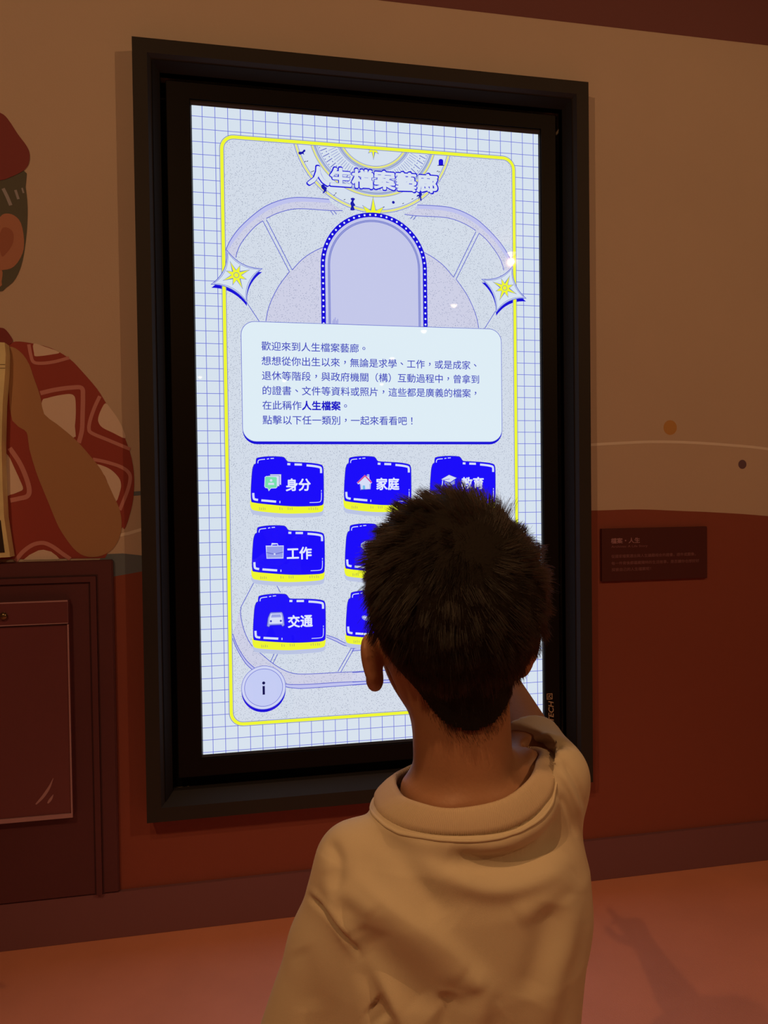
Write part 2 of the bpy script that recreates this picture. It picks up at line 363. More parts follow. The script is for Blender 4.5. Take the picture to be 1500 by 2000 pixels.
for f in (lambda a: a, mir):
    flat3('track_band', f([Vector((p.x, L(2.5), p.z)) for p in j1+k1[::-1]]), trackfill, panel)
    flat3('track_band', f([Vector((p.x, L(3), p.z)) for p in k1+k2[::-1]]), PUR, panel)
    flat3('track_band', f([Vector((p.x, L(3), p.z)) for p in m1+m2[::-1]]), PUR, panel)
flatmesh('line_art', merge_geo(lines), INK, panel)
# dial under the top border
dc = sp(729, 255.6); ztop = bZ1 - .006
def arc(r, y, n=96):
    out = []
    for k in range(n+1):
        a = PI*k/n; p = Vector((dc.x - r*math.cos(a), y, dc.z - r*math.sin(a)))
        if p.z <= ztop: out.append(p)
    # exact ends on the border line
    h = dc.z-ztop; dx = math.sqrt(r*r-h*h)
    return [Vector((dc.x-dx, y, ztop))] + out + [Vector((dc.x+dx, y, ztop))]
RO, R2, R1 = 164*SX*.985, 130*SX*.985, 73*SX*.985
flat3('dial_face', arc(RO, L(5)), emit(214, 225, 238, 'dial_white'), panel)
BG = emit(150, 165, 205, 'dial_greyblue'); DY = emit(226, 228, 130, 'dial_yellow')
flatmesh('dial_rings', merge_geo([ribbon_geo(arc(RO, L(5.5)), .0016), ribbon_geo(arc(RO-.010, L(5.5)), .0014)]), INK, panel)
flatmesh('dial_rings', merge_geo([ribbon_geo(arc(RO-.005, L(5.3)), .006), ribbon_geo(arc(R2, L(5.3)), .006), ribbon_geo(arc(R1, L(5.3)), .006)]), DY, panel)
flatmesh('dial_rings', merge_geo([ribbon_geo(arc(R2-.009, L(5.3)), .005), ribbon_geo(arc(R1+.008, L(5.3)), .005)]), BG, panel)
flatmesh('dial_rings', merge_geo([ribbon_geo(arc(R, L(5.6)), .0012) for R in (R2+.003, R2-.005, R2-.015, R1-.004, R1+.004, R1+.013)]), INK, panel)
g1, g2 = [], []
for k in range(0, 61):
    a = PI*k/60
    d = Vector((-math.cos(a), 0, -math.sin(a))); c0 = Vector((dc.x, L(5.4), dc.z))
    def seg(r0, r1, w, dst):
        p, q_ = c0+d*r0, c0+d*r1
        if q_.z < ztop-.001 and p.z < ztop: dst.append(ribbon_geo([p, q_], w))
    if k % 2 == 0:
        seg(R1+.018, R2-.045, .0012, g1); seg(R2-.040, R2-.018, .0022, g1)
    else: seg(R1+.020, R1+.045, .0010, g1); seg(R1+.050, R1+.053, .003, g1); seg(R2-.022, R2-.018, .0022, g1)
    seg(R1*(.50 if k % 2 else .42), R1*.86, .0010, g2)
flatmesh('dial_rays', merge_geo(g1+g2), emit(96, 104, 196, 'dial_ray'), panel)
def star(c, r, n, ratio, rot, k, tall=1.0, alt=1.0):
    out = []
    for i in range(2*n):
        a = rot + PI*i/n; rr_ = r*ratio if i % 2 else (r if (i//2) % 2 == 0 else r*alt)
        out.append(Vector((c.x+rr_*math.sin(a), L(k), c.z+rr_*math.cos(a)*tall)))
    return out
def starred(c, r, n, ratio, rot, k, clip=None, tall=1.0, alt=1.0):
    s = star(c, r, n, ratio, rot, k, tall, alt)
    if clip is not None: s = [Vector((p.x, p.y, min(p.z, clip))) for p in s]
    flat3('compass_star', s, YEL, panel); s2 = [Vector((p.x, L(k+.3), p.z)) for p in s]
    flatmesh('star_outline', ribbon_geo(s2, .0016, True), INK, panel)
starred(sp(729, 290), .034, 8, .35, 0, 6, clip=ztop, alt=.65)
starred(sp(729, 424), .062, 8, .34, 0, 6, alt=.75)
# little silhouettes round the dial
def blob(pts, k=6): return [sp(*Z1(*q), k) for q in pts]
SIL = emit(24, 26, 170, 'silhouette_blue'); NAVY = emit(14, 16, 80, 'silhouette_navy')
flat3('silhouette_crawler', crom(blob([(838, 400), (862, 398), (874, 385), (884, 384), (886, 396), (874, 406), (878, 422), (866, 414), (852, 420), (838, 416)]), 3, True), SIL, panel)
flat3('silhouette_walker', crom(blob([(1008, 640), (1022, 640), (1030, 652), (1044, 664), (1040, 680), (1044, 704), (1034, 690), (1022, 702), (1012, 702), (1022, 682), (1008, 668), (1002, 652)]), 3, True), SIL, panel)
flat3('silhouette_graduate', crom(blob([(1218, 742), (1236, 736), (1250, 745), (1242, 756), (1240, 770), (1252, 790), (1240, 800), (1248, 826), (1216, 826), (1222, 800), (1216, 775), (1226, 758)]), 3, True), SIL, panel)
Z2 = lambda x, y: (x/3.75+700, y/3.75+220)
def blob2(pts, k=6): return [sp(*Z2(*q), k) for q in pts]
flat3('silhouette_stone', blob2([(588, 384), (588, 350), (596, 340), (612, 340), (621, 350), (621, 384)]), DEEP, panel)
flat3('silhouette_stone', blob2([(580, 384), (628, 384), (630, 389), (578, 389)], 6.2), NAVY, panel)
flat3('silhouette_elder', crom(blob2([(440, 582), (456, 580), (466, 596), (460, 612), (463, 644), (452, 640), (450, 620), (440, 642), (442, 612), (428, 618), (430, 604), (444, 598)]), 3, True), SIL, panel)
disc('silhouette_head', sp(*Z2(256, 657), 6), .0045, SIL, panel, 12)
geo = [ribbon_geo([sp(*c, 6), sp(c[0]+3, c[1]-1.5, 6)], .0018) for c in (Z1(880, 473), Z1(895, 471), Z1(928, 548), Z1(940, 543), Z1(1094, 718), Z1(1104, 705), Z1(1168, 752), Z2(180, 695), Z2(322, 668), Z2(390, 635), Z2(574, 432), Z2(586, 436))]
flatmesh('dial_ticks', merge_geo(geo), NAVY, panel)
# the title
ta, tb_ = P(600, 341, L(7)), P(855, 358, L(7)); zc = (ta.z+tb_.z)/2-.002
text('title_outline', '人生檔案藝廊', (ta.x-.004, L(7), zc), (tb_.x+.004, L(7), zc), .067, DEEP, panel, offset=.070)
text('title_lettering', '人生檔案藝廊', (ta.x, L(7.6), zc), (tb_.x, L(7.6), zc), .059, emit(216, 226, 240, 'title_white'), panel, offset=.040)
# arch doorway with dotted lights
ax = CX; aR = 103*SX; zsp = sp(729, 522).z; zb = sp(729, 640).z
def archpts(R, y, up=1.0):
    return [Vector((ax-R, y, zb))] + [Vector((ax-R*math.cos(PI*k/32), y, zsp+R*up*math.sin(PI*k/32))) for k in range(33)] + [Vector((ax+R, y, zb))]
flat3('doorway', archpts(aR, L(6.5)), emit(196, 200, 234, 'doorway_lavender'), panel)
flatmesh('doorway_lines', merge_geo([ribbon_geo(archpts(aR-d, L(6.8)), w_) for d, w_ in ((.016, .0012), (.021, .0012))]), INK, panel)
flatmesh('doorway_lines', ribbon_geo(archpts(aR-.0185, L(6.7)), .004), emit(150, 158, 214, 'doorway_grey'), panel)
flatmesh('marquee_band', ribbon_geo(archpts(aR, L(6.9)), .0135), DEEP, panel)
ap = archpts(aR, L(7.1)); acc = 0; dots = []; dist = .008
for p, q_ in zip(ap, ap[1:]):
    s = (q_-p).length
    while dist <= acc+s:
        c = p.lerp(q_, (dist-acc)/s); dots.append(c); dist += .0172
    acc += s
flatmesh('marquee_lights', merge_geo([([c+Vector((.0031*math.cos(PI*k/4), 0, .0031*math.sin(PI*k/4))) for k in range(8)], [tuple(range(8))]) for c in dots]), emit(226, 238, 250, 'marquee_white'), panel)
flatmesh('door_ticks', merge_geo([ribbon_geo([sp(650+i*2.4, 636, 7), sp(650+i*2.4, 626-(i % 3)*3, 7)], .0011) for i in range(5)]), INK, panel)
# star emblems
def emblem(top, right, bot, lft, cen, rot):
    c = [sp(*p, 8) for p in (top, right, bot, lft)]; mid = sum(c, Vector())/4; pts = []
    for i in range(4):
        a, b = c[i], c[(i+1) % 4]; m_ = (a+b)/2; m_ = m_+(mid-m_)*.27
        pts += [a*(1-t)**2 + (2*m_-(a+b)/2)*2*t*(1-t) + b*t*t for t in np.linspace(0, 1, 10, endpoint=False)]
    flat3('emblem_shadow', [p+Vector((0, .0003, -.010)) for p in pts], DEEP, panel)
    flat3('emblem', pts, emit(216, 228, 240, 'emblem_white'), panel)
    flatmesh('emblem_outline', merge_geo([ribbon_geo([Vector((p.x, L(8.3), p.z)) for p in pts], .0022, True), ribbon_geo([Vector((mid.x+(p.x-mid.x)*.90, L(8.3), mid.z+(p.z-mid.z)*.90)) for p in pts], .0012, True)]), INK, panel)
    starred(sp(*cen), .043, 8, .34, rot, 8.6, alt=.72)
    c0 = sp(*cen); flatmesh('star_outline', ribbon_geo([Vector((c0.x+.0075*math.cos(a), L(9.2), c0.z+.0075*math.sin(a))) for a in np.linspace(0, 2*PI, 16, endpoint=False)], .0014, True), INK, panel)
emblem(Z1(312, 1120), Z1(570, 1255), Z1(458, 1505), Z1(197, 1370), Z1(381, 1304), -.42)
emblem(Z2(1130, 1125), Z2(1228, 1360), Z2(1008, 1465), Z2(903, 1220), Z2(1070, 1285), .42)
# the message card
px0, px1 = (sp(470, 660).x+sp(474.5, 830).x)/2, sp(979.3, 750).x; pz1 = (sp(500, 628).z+sp(950, 643).z)/2; pz0 = (sp(500, 862).z+sp(950, 866).z)/2+.002
flat3('card_shadow', rrect(px0, px1, pz0-.008, pz1-.02, .042, L(9.5)), DEEP, panel)
flat3('message_card', rrect(px0, px1, pz0, pz1, .040, L(9.8)), emit(222, 237, 246, 'card_white'), panel)
flatmesh('card_outline', ribbon_geo(rrect(px0, px1, pz0, pz1, .040, L(10)), .0016, True), INK, panel)
Z3 = lambda x, y: (x/2.7778+460, y/2.7778+620)
TXT = emit(58, 66, 190, 'text_blue'); TXB = emit(28, 24, 200, 'text_blue_bold')
rows = ['歡迎來到人生檔案藝廊。', '想想從你出生以來，無論是求學、工作，或是成家、', '退休等階段，與政府機關（構）互動過程中，曾拿到', '的證書、文件等資料或照片，這些都是廣義的檔案，', '在此稱作', '點擊以下任一類別，一起來看看吧！']
rz = [155, 237, 318, 398, 477, 555]
pl = sp(*Z3(141, 300)).x; pr = sp(*Z3(1320, 338)).x; adv = (pr-pl)/22.92; tz0 = sp(*Z3(141, 155)).z; tz5 = sp(*Z3(150, 556)).z
vs_, _ = text_geo('國'); GW = text_geo('國國')[0][:, 0].max() - text_geo('國')[0][:, 0].max()       # advance of one full-width glyph
def row(name, s, x, z, m, adv, off=0.0, k=11, stretch=1.0):
    V, f, sc_ = [], [], adv/GW
    for i_, c_ in enumerate(s):                     # one cell for each character, punctuation set in the middle of its cell
        v1, f1 = bold_geo(c_, off) if off else text_geo(c_); o_ = len(V)
        if c_ in '，。、！': v1 = v1 + np.array([GW/2-(v1[:, 0].min()+v1[:, 0].max())/2, 0 if c_ == '！' else .38-(v1[:, 1].min()+v1[:, 1].max())/2, 0])
        V += [(q_[0]+i_*GW, q_[1], q_[2]) for q_ in v1]; f += [tuple(q_+o_ for q_ in t_) for t_ in f1]
    v = V
    return flatmesh(name, ([Vector((x+a[0]*sc_, L(k)-a[2]*.0002, z+(a[1]-.38)*sc_*stretch)) for a in v], f), m, panel)
for i, s in enumerate(rows):
    row('message_text', s, pl, tz0+(tz5-tz0)*i/5, TXT, adv, .006, stretch=.98)
row('message_text', '人生檔案', pl+4*adv, tz0+(tz5-tz0)*4/5, TXB, adv, .03); row('message_text', '。', pl+8*adv, tz0+(tz5-tz0)*4/5, TXT, adv, .006)
# folder buttons
Z4 = lambda x, y: (x/2.7778+460, y/2.7778+870)
F0 = sp(*Z4(280, 200))
def fpt(q): p = sp(*Z4(*q)); return Vector((p.x-F0.x, 0, p.z-F0.z))
body = [fpt(q) for q in [(88, 170), (92, 130), (100, 105), (110, 98), (112, 78), (122, 67), (180, 60), (250, 62), (268, 70), (280, 86), (300, 90), (400, 95), (460, 104), (474, 118), (477, 150), (478, 230), (477, 300), (466, 324), (400, 329), (300, 329), (180, 319), (100, 309), (86, 298), (84, 240)]]
bandp = [fpt(q) for q in [(120, 270), (280, 290), (440, 290), (472, 300), (478, 318), (476, 342), (464, 360), (400, 367), (280, 370), (180, 363), (104, 353), (86, 342), (80, 322), (80, 300), (92, 284)]]
strokes = [([(281, 101), (297, 102)], 4.2), ([(320, 103), (360, 104)], 4.2), ([(385, 108), (425, 112), (455, 118), (463, 126), (464, 150)], 4.2), ([(96, 258), (98, 284), (104, 292), (122, 296)], 4.2), ([(140, 298), (220, 305)], 4.2), ([(238, 307), (243, 307)], 4.2), ([(121, 97), (123, 84), (132, 78), (160, 75)], 1.6), ([(170, 74), (182, 72)], 1.6), ([(190, 71), (208, 70)], 1.6), ([(402, 310), (450, 308), (463, 300), (466, 280), (466, 255)], 1.3), ([(466, 242), (466, 250)], 1.3)]
def zf(q): return sp(*q)
buttons = [[(280, 0), None]]
col_x = [0, sp(737, 940).x - sp(560.5, 940).x, sp(903, 940).x - sp(560.5, 940).x]
row_z = [0, sp(563, 1078).z - sp(561, 944).z, sp(565, 1211).z - sp(561, 944).z]
labels = {(0, 0): '身分', (0, 1): '家庭', (0, 2): '教育', (1, 0): '工作', (2, 0): '交通'}
IW = emit(214, 222, 248, 'icon_white'); IG = emit(120, 224, 176, 'icon_green'); IP = emit(214, 70, 150, 'icon_pink'); IL = emit(150, 158, 232, 'icon_lavender'); IB = emit(60, 64, 190, 'icon_line')
Lav = emit(186, 196, 228, 'folder_shadow')
for r in range(3):
    for c in range(3):
        o = Vector((F0.x+col_x[c], 0, F0.z+row_z[r]))
        sx_ = 1.0 if c == 0 else (.965 if c == 1 else .985)
        def at(q, k, p=None): v = fpt(q) if p is None else p; return Vector((o.x+v.x*sx_, L(k), o.z+v.z))
        flat3('folder_shadow', crom([at(0, 4.2, p)+Vector((0, 0, -.0125)) for p in bandp], 3, True), Lav, panel)
        flat3('folder_pages', crom([at(0, 4.6, p) for p in bandp], 3, True), YEL, panel)
        flat3('folder_button', crom([at(0, 5, p) for p in body], 3, True), emit(26, 12, 250, 'folder_blue'), panel)
        flatmesh('folder_outline', ribbon_geo(crom([at(0, 5.2, p) for p in body], 3, True), .0016, True), emit(50, 50, 190, 'folder_rim'), panel)
        geo = [ribbon_geo(crom([at(q, 5.5) for q in s], 4) if len(s) > 2 else [at(q, 5.5) for q in s], w_*SX) for s, w_ in strokes]
        flatmesh('folder_highlights', merge_geo(geo), IW, panel)
        tk = [ribbon_geo([at((x_, 335+(i % 2)*3), 5.5), at((x_+1, 350), 5.5)], .0011) for i, x_ in enumerate((130, 140, 150, 160, 240, 252, 285, 296, 306, 398, 410, 422, 434, 444))]
        flatmesh('page_ticks', merge_geo(tk), emit(120, 120, 110, 'tick_grey'), panel)
        if (r, c) in labels:
            y0 = {0: 211}.get(0); a, b = at((272, 214), 6), at((408, 214), 6)
            text('button_text', labels[(r, c)], a, Vector((b.x, a.y, a.z)), .0385, emit(226, 232, 255, 'button_white'), panel, offset=.03)
        ic = (r, c)
        def I(pts, m, k=6, smooth=False, name='icon'):
            p = [at(q, k) for q in pts]; return flat3(name, crom(p, 4, True) if smooth else p, m, panel)
        def IR(pts, m, w_=.0016, k=6.5, closed=False): return flatmesh('icon_lines', ribbon_geo([at(q, k) for q in pts], w_, closed), m, panel)
        if ic == (0, 0):
            for dx, dy, k in ((22, -16, 5.8), (12, -8, 5.9)):
                I([(165+dx, 172+dy), (226+dx, 172+dy), (226+dx, 230+dy), (165+dx, 230+dy)], IW, k); IR([(165+dx, 172+dy), (226+dx, 172+dy), (226+dx, 230+dy), (165+dx, 230+dy)], IB, .0013, k+.05, True)
            I([(160, 172), (166, 168), (220, 170), (226, 176), (225, 226), (219, 231), (192, 232), (180, 246), (176, 232), (162, 229), (158, 222)], IG, 6); IR([(160, 172), (166, 168), (220, 170), (226, 176), (225, 226), (219, 231), (192, 232), (180, 246), (176, 232), (162, 229), (158, 222)], IW, .0018, 6.4, True)
            disc('icon', at((193, 190), 6.5), .0040, IW, panel, 14); I([(176, 214), (178, 203), (208, 203), (210, 214)], IW, 6.5)
        elif ic == (0, 1):
            I([(158, 206), (204, 164), (218, 172), (218, 160), (230, 160), (232, 184), (248, 206), (240, 212), (238, 244), (180, 248), (176, 212), (166, 216)], IW, 6)
            IR([(162, 208), (206, 168), (244, 206)], IP, .0042, 6.3); I([(192, 222), (206, 222), (208, 246), (193, 247)], emit(120, 190, 235, 'icon_sky'), 6.3); IR([(180, 216), (182, 246), (236, 243), (234, 214)], IB, .0012, 6.4)
            I([(219, 160), (228, 160), (229, 176), (220, 172)], IL, 6.4)
        elif ic == (0, 2):
            I([(150, 192), (198, 166), (246, 184), (202, 212)], IW, 6.2); I([(170, 203), (202, 216), (234, 196), (234, 218), (202, 230), (172, 220)], IL, 6); IR([(150, 192), (198, 166), (246, 184), (202, 212)], IB, .0014, 6.4, True)
            IR([(160, 196), (158, 222), (150, 236)], IW, .003, 6.4); IR([(202, 190), (160, 196)], IB, .0014, 6.5)
        elif ic == (1, 0):
            I([(160, 172), (254, 172), (252, 238), (164, 238)], IL, 6); IR([(160, 172), (254, 172), (252, 238), (164, 238)], IW, .0022, 6.3, True); IR([(190, 170), (192, 160), (222, 160), (224, 170)], IW, .0028, 6.3); IR([(162, 206), (205, 216), (252, 206)], IB, .0016, 6.4); disc('icon', at((206, 216), 6.5), .003, IW, panel, 10)
        elif ic == (2, 0):
            I([(164, 190), (174, 166), (180, 160), (238, 160), (244, 166), (250, 190), (254, 232), (244, 240), (236, 230), (176, 230), (170, 240), (158, 234)], IL, 5.9, False)
            I([(172, 192), (180, 168), (236, 168), (242, 192), (244, 222), (170, 222)], IW, 6.1); I([(180, 188), (185, 172), (232, 172), (236, 188)], IL, 6.3); IR([(164, 190), (174, 166), (180, 160), (238, 160), (244, 166), (250, 190), (254, 232), (244, 240), (236, 230), (176, 230), (170, 240), (158, 234)], IB, .0013, 6.35, True)
            for q_ in ((180, 208), (234, 208)): disc('icon', at(q_, 6.6), .0032, IB, panel, 12)
        elif ic == (1, 1):
            I([(180, 172), (200, 160), (246, 164), (250, 176), (226, 222), (212, 232), (204, 210), (178, 186)], IL, 6); IR([(180, 172), (200, 160), (246, 164), (250, 176), (226, 222), (212, 232), (204, 210), (178, 186)], IW, .0022, 6.3, True); IR([(186, 182), (246, 178)], IB, .0014, 6.4); IR([(200, 162), (214, 180), (216, 226)], IB, .0014, 6.4)
        elif ic == (2, 1):
            I([(176, 206), (190, 198), (216, 206), (240, 204), (236, 220), (206, 228), (184, 220)], IL, 6, True); IR([(180, 206), (210, 214), (236, 208)], IW, .002, 6.4)
# info button
ib = sp(515, 1343, 8); IR_ = .0655
disc('info_button_edge', Vector((ib.x, L(7.8), ib.z-.0085)), IR_, DEEP, panel, 48); disc('info_button', ib, IR_, emit(206, 212, 244, 'info_lavender'), panel, 48)
flatmesh('info_button_ring', merge_geo([ribbon_geo([Vector((ib.x+R_*math.cos(a), L(8.3), ib.z+R_*math.sin(a))) for a in np.linspace(0, 2*PI, 48, endpoint=False)], .0014, True) for R_ in (IR_, IR_-.009)]), INK, panel)
disc('info_button_face', Vector((ib.x, L(8.1), ib.z)), IR_-.009, emit(196, 204, 244, 'info_face'), panel, 48)
disc('info_letter', sp(515, 1334, 9), .0046, NAVY, panel, 14); flat3('info_letter', [Vector((ib.x+a, L(9), sp(515, 1348, 9).z+b)) for a, b in ((-.0034, -.0135), (.0034, -.0135), (.0034, .0125), (-.0034, .0125))], NAVY, panel)
for o_ in list(panel.children):
    if o_.name.split('.')[0] in ('grid_lines', 'line_art', 'dial_rays', 'dial_ticks', 'dial_rings', 'marquee_lights', 'folder_highlights', 'page_ticks', 'door_ticks', 'doorway_lines'): o_['kind'] = 'stuff'
# maker's badge on the right bezel
M_badge = mat('badge_print', (.55, .45, .36, 1), .5)
lo, hi = P(1077, 1443, -.0206), P(1074, 1369, -.0206)
vs2, fs2 = text_geo('NEXTECH', .012, .25)
w0, w1 = vs2[:, 0].min(), vs2[:, 0].max(); hgt = vs2[:, 1].max()
sc_ = (hi.z-lo.z)/(w1-w0)
flatmesh('badge_lettering', ([Vector((lo.x+.008-v[1]/hgt*.0175, -.0206, lo.z+(v[0]-w0)*sc_)) for v in vs2], fs2), M_badge, scr)
b0 = hi+Vector((-.0008, 0, .006))
flatmesh('badge_emblem', merge_geo([ribbon_geo(rect(b0.x-.0085, b0.x+.0085, b0.z, b0.z+.017, -.0206), .0022, True), ribbon_geo([b0+Vector((-.005, 0, .003)), b0+Vector((-.001, 0, .012)), b0+Vector((.005, 0, .013))], .0022), ribbon_geo([b0+Vector((.005, 0, .003)), b0+Vector((.001, 0, .006)), b0+Vector((-.004, 0, .012))], .0022)]), M_badge, scr)
# ------------------------------------------------------------------ mural figure, printed on the wall
mu = thing('mural_figure', 'wall mural of a figure in red beret and red patterned shirt resting head on hand', 'mural', P(100, 1090, -.001))
def mp(q, k): return P(q[0], q[1], -.0012-.0004*k)
Z7 = lambda q: (q[0]/4.0, q[1]/4.0+620)
def area(name, pts, col, k, smooth=3, conv=None):
    p = [mp(conv(q) if conv else q, k) for q in pts]
    return flat3(name, crom(p, smooth, True) if smooth else p, mat('mural_'+name, alb(*col), .75, bump=.15, bscale=220), mu)
def stroke(name, pts, w_, col, k, conv=None):
    p = [mp(conv(q) if conv else q, k) for q in pts]
    return flatmesh(name, ribbon_geo(crom(p, 5) if len(p) > 2 else p, w_/660.0), mat('mural_'+name, alb(*col), .75), mu)
area('hair', [(43, 330), (50, 365), (54, 405), (52, 455), (44, 510), (30, 545), (12, 562), (0, 569), (-40, 560), (-90, 480), (-95, 380), (-60, 330)], (54, 40, 24), 1)
area('face', [(-88, 400), (-30, 395), (-12, 430), (2, 520), (5, 532), (3, 550), (0, 560), (-45, 572), (-85, 540)], (112, 58, 32), 2)
area('ear', [(0, 424), (12, 417), (28, 421), (41, 436), (47, 468), (44, 495), (28, 520), (8, 527), (-6, 520), (-10, 450)], (110, 56, 32), 3)
area('ear_shade', [(3, 448), (12, 444), (23, 450), (27, 462), (23, 480), (12, 495), (3, 500), (-2, 470)], (98, 44, 24), 4)
stroke('hair_mark', [(6, 368), (14, 384), (21, 401)], 6, (96, 72, 56), 2); stroke('hair_mark', [(30, 371), (33, 380), (36, 389)], 4.5, (96, 72, 56), 2); stroke('hair_mark', [(43, 367), (46, 377)], 3, (96, 72, 56), 2)
area('beret', [(0, 220), (15, 232), (35, 262), (52, 285), (58, 302), (55, 322), (43, 335), (20, 346), (0, 352), (-60, 352), (-130, 330), (-150, 280), (-100, 220), (-40, 205)], (80, 24, 16), 5)
shirt = [(-120, 1094), (-125, 900), (-110, 760), (-60, 690), (12, 674), (30, 667), (60, 670), (100, 680), (135, 700), (160, 725), (190, 760), (207, 787), (225, 815), (243, 853), (257, 895), (262, 935), (260, 975), (252, 1010), (243, 1033), (236, 1033), (205, 1090)]
p = [mp(q, 1) for q in shirt]
flat3('shirt', p[:2] + crom(p[2:], 3), mat('mural_shirt', alb(94, 26, 15), .75, bump=.15, bscale=220), mu)
CR = (138, 96, 66); PK = (124, 62, 44)
for pts in ([(262, 205), (340, 225), (465, 272), (400, 290), (330, 300), (275, 303), (266, 280)], [(330, 650), (370, 630), (450, 610), (540, 598), (578, 612), (590, 650), (592, 750), (585, 850), (572, 940), (345, 755)], [(825, 670), (870, 720), (920, 790), (960, 870), (980, 945), (880, 900), (800, 860), (770, 820), (768, 780), (790, 720)], [(750, 1150), (820, 1165), (880, 1200), (930, 1255), (945, 1300), (940, 1350), (905, 1440), (860, 1350), (820, 1240)], [(180, 1896), (230, 1855), (300, 1820), (340, 1815), (400, 1830), (440, 1860), (468, 1890)], [(65, 1080), (110, 1170), (160, 1280), (180, 1340), (140, 1365), (80, 1385), (20, 1380), (20, 1080)]):
    area('shirt_patch', pts, CR, 2, 0 if len(pts) == 7 and pts[0][0] == 180 else 3, Z7)
for pts, w_ in (([(225, 210), (240, 290), (262, 348), (330, 358), (430, 345), (540, 315)], 6), ([(315, 592), (430, 565), (560, 548), (638, 552), (648, 620), (645, 760), (640, 880), (615, 980)], 8), ([(780, 615), (740, 700), (705, 800), (695, 870), (720, 905), (850, 960), (1018, 1030)], 6.5), ([(725, 1108), (830, 1130), (950, 1170), (1010, 1220), (1015, 1280), (990, 1370), (935, 1505)], 6.5), ([(75, 1020), (150, 1130), (200, 1240), (228, 1340), (215, 1395), (150, 1415), (80, 1430)], 8.5), ([(120, 1905), (180, 1830), (260, 1775), (340, 1762), (410, 1790), (480, 1840), (550, 1888)], 7.5)):
    stroke('shirt_line', pts, w_, PK, 3, Z7)
area('forearm', [(50, 230), (75, 228), (120, 240), (180, 290), (230, 370), (260, 460), (300, 570), (320, 640), (345, 755), (440, 830), (540, 910), (620, 985), (720, 1100), (790, 1190), (840, 1290), (890, 1400), (935, 1500), (950, 1600), (945, 1680), (920, 1750), (880, 1810), (820, 1850), (760, 1870), (690, 1870), (630, 1850), (570, 1800), (510, 1720), (460, 1640), (420, 1550), (380, 1450), (330, 1330), (280, 1200), (230, 1030), (215, 920), (190, 880), (95, 805), (70, 600), (55, 400)], (106, 60, 30), 4, 2, Z7)
area('collar', [(-30, 640), (0, 640), (10, 643), (20, 655), (25, 667), (12, 675), (0, 672), (-30, 672)], (78, 20, 14), 5)

# ------------------------------------------------------------------ board standing on the cabinet, at the left edge
M_wood = mat('pale_wood', alb(150, 112, 56), .6, bump=.2, bscale=90, vary=.12, vscale=12)
pb = thing('picture_board', 'pale wooden picture board with dark picture standing on the cabinet', 'board', P(-60, 1095, -.04))
BY = -.05
out = [P(*q, BY) for q in [(-170, 660), (9, 669), (11, 690), (10, 725), (5, 790), (3, 870), (5, 950), (8, 1010), (14, 1050), (20, 1088), (-170, 1098)]]
flat3('board', out, M_wood, pb, thick=.045)
flat3('picture', [P(*q, BY-.002) for q in [(-150, 1015), (1, 1016), (9, 1079), (-150, 1086)]], mat('picture_dark', (.03, .02, .02, 1), .6), pb, thick=.0015)
flatmesh('board_groove', ribbon_geo([P(-170, 711, BY-.0005), P(10, 712, BY-.0005)], .0015), mat('groove_brown', (.12, .07, .04, 1), .8), pb)
flatmesh('board_groove', ribbon_geo([P(-170, 718, BY-.0005), P(10, 719, BY-.0005)], .0015), mat('groove_brown', (.12, .07, .04, 1), .8), pb)

# ------------------------------------------------------------------ dark cabinet front with the clear-fronted box
M_cab = mat('cabinet_maroon', alb(52, 17, 13), .5, bump=.2, bscale=120, vary=.06, vscale=4)
M_groove = mat('cabinet_groove', alb(36, 9, 7), .6)
M_edge = mat('box_edge_rose', alb(108, 62, 48), .4)
M_boxf = mat('box_face_maroon', alb(66, 24, 18), .35, bump=.1, bscale=120, vary=.05)
CY = -.02
cr0, cr1 = P(217, 1093, CY), P(236, 1744, CY); cxr = (cr0.x+cr1.x)/2; czt = (P(217, 1092, CY).z+P(10, 1100, CY).z)/2; czb = zsk
cxl = cxr-.92
cb = thing('cabinet', 'dark maroon cabinet front with moulded border beneath the mural figure', 'cabinet', ((cxl+cxr)/2, CY, czb))
box('body', (cxl, CY, czb+.001), (cxr, -.0016, czt), M_cab, cb, bevel=.003)
def frame_strip(name, ins, w_, y0, y1, m):
    x0, x1, z1_ = cxl+ins, cxr-ins, czt-ins
    box(name, (x1-w_, y0, czb+.001), (x1, y1, z1_), m, cb); box(name, (x0, y0, czb+.001), (x0+w_, y1, z1_), m, cb); box(name, (x0+w_, y0, z1_-w_), (x1-w_, y1, z1_), m, cb)
xa = cxr-P(193, 1300, CY).x
frame_strip('moulding_groove', .041, .004, CY-.001, CY+.0005, M_groove)
frame_strip('moulding', .0455, .0155, CY-.008, CY+.0005, M_cab)
frame_strip('moulding_groove', .0615, .005, CY-.001, CY+.0005, M_groove)
bx = thing('display_box', 'shallow maroon box with rose edges and small knob, fixed to the cabinet front', 'box', P(60, 1600, -.04))
BXF = -.05
r_x = (P(132, 1175, BXF).x+P(143, 1590, BXF).x)/2; t_z = (P(131, 1173, BXF).z+P(0, 1177, BXF).z)/2; b_z = (P(144, 1596, BXF).z+P(0, 1610, BXF).z)/2; f_z = P(70, 1220, BXF).z; l_x = r_x-.50
box('box_body', (l_x, BXF+.004, b_z), (r_x, CY-.0003, t_z), M_boxf, bx)
box('edge', (l_x, BXF, b_z), (r_x, BXF+.004, b_z+.012), M_edge, bx); box('edge', (r_x-.004, BXF, b_z+.012), (r_x, BXF+.004, f_z-.003), M_edge, bx); box('edge', (l_x, BXF, b_z+.012), (l_x+.004, BXF+.004, f_z-.003), M_edge, bx)
lid = box('lid', (l_x, BXF-.002, f_z), (r_x, BXF+.004, t_z), M_boxf, bx, bevel=.0006)
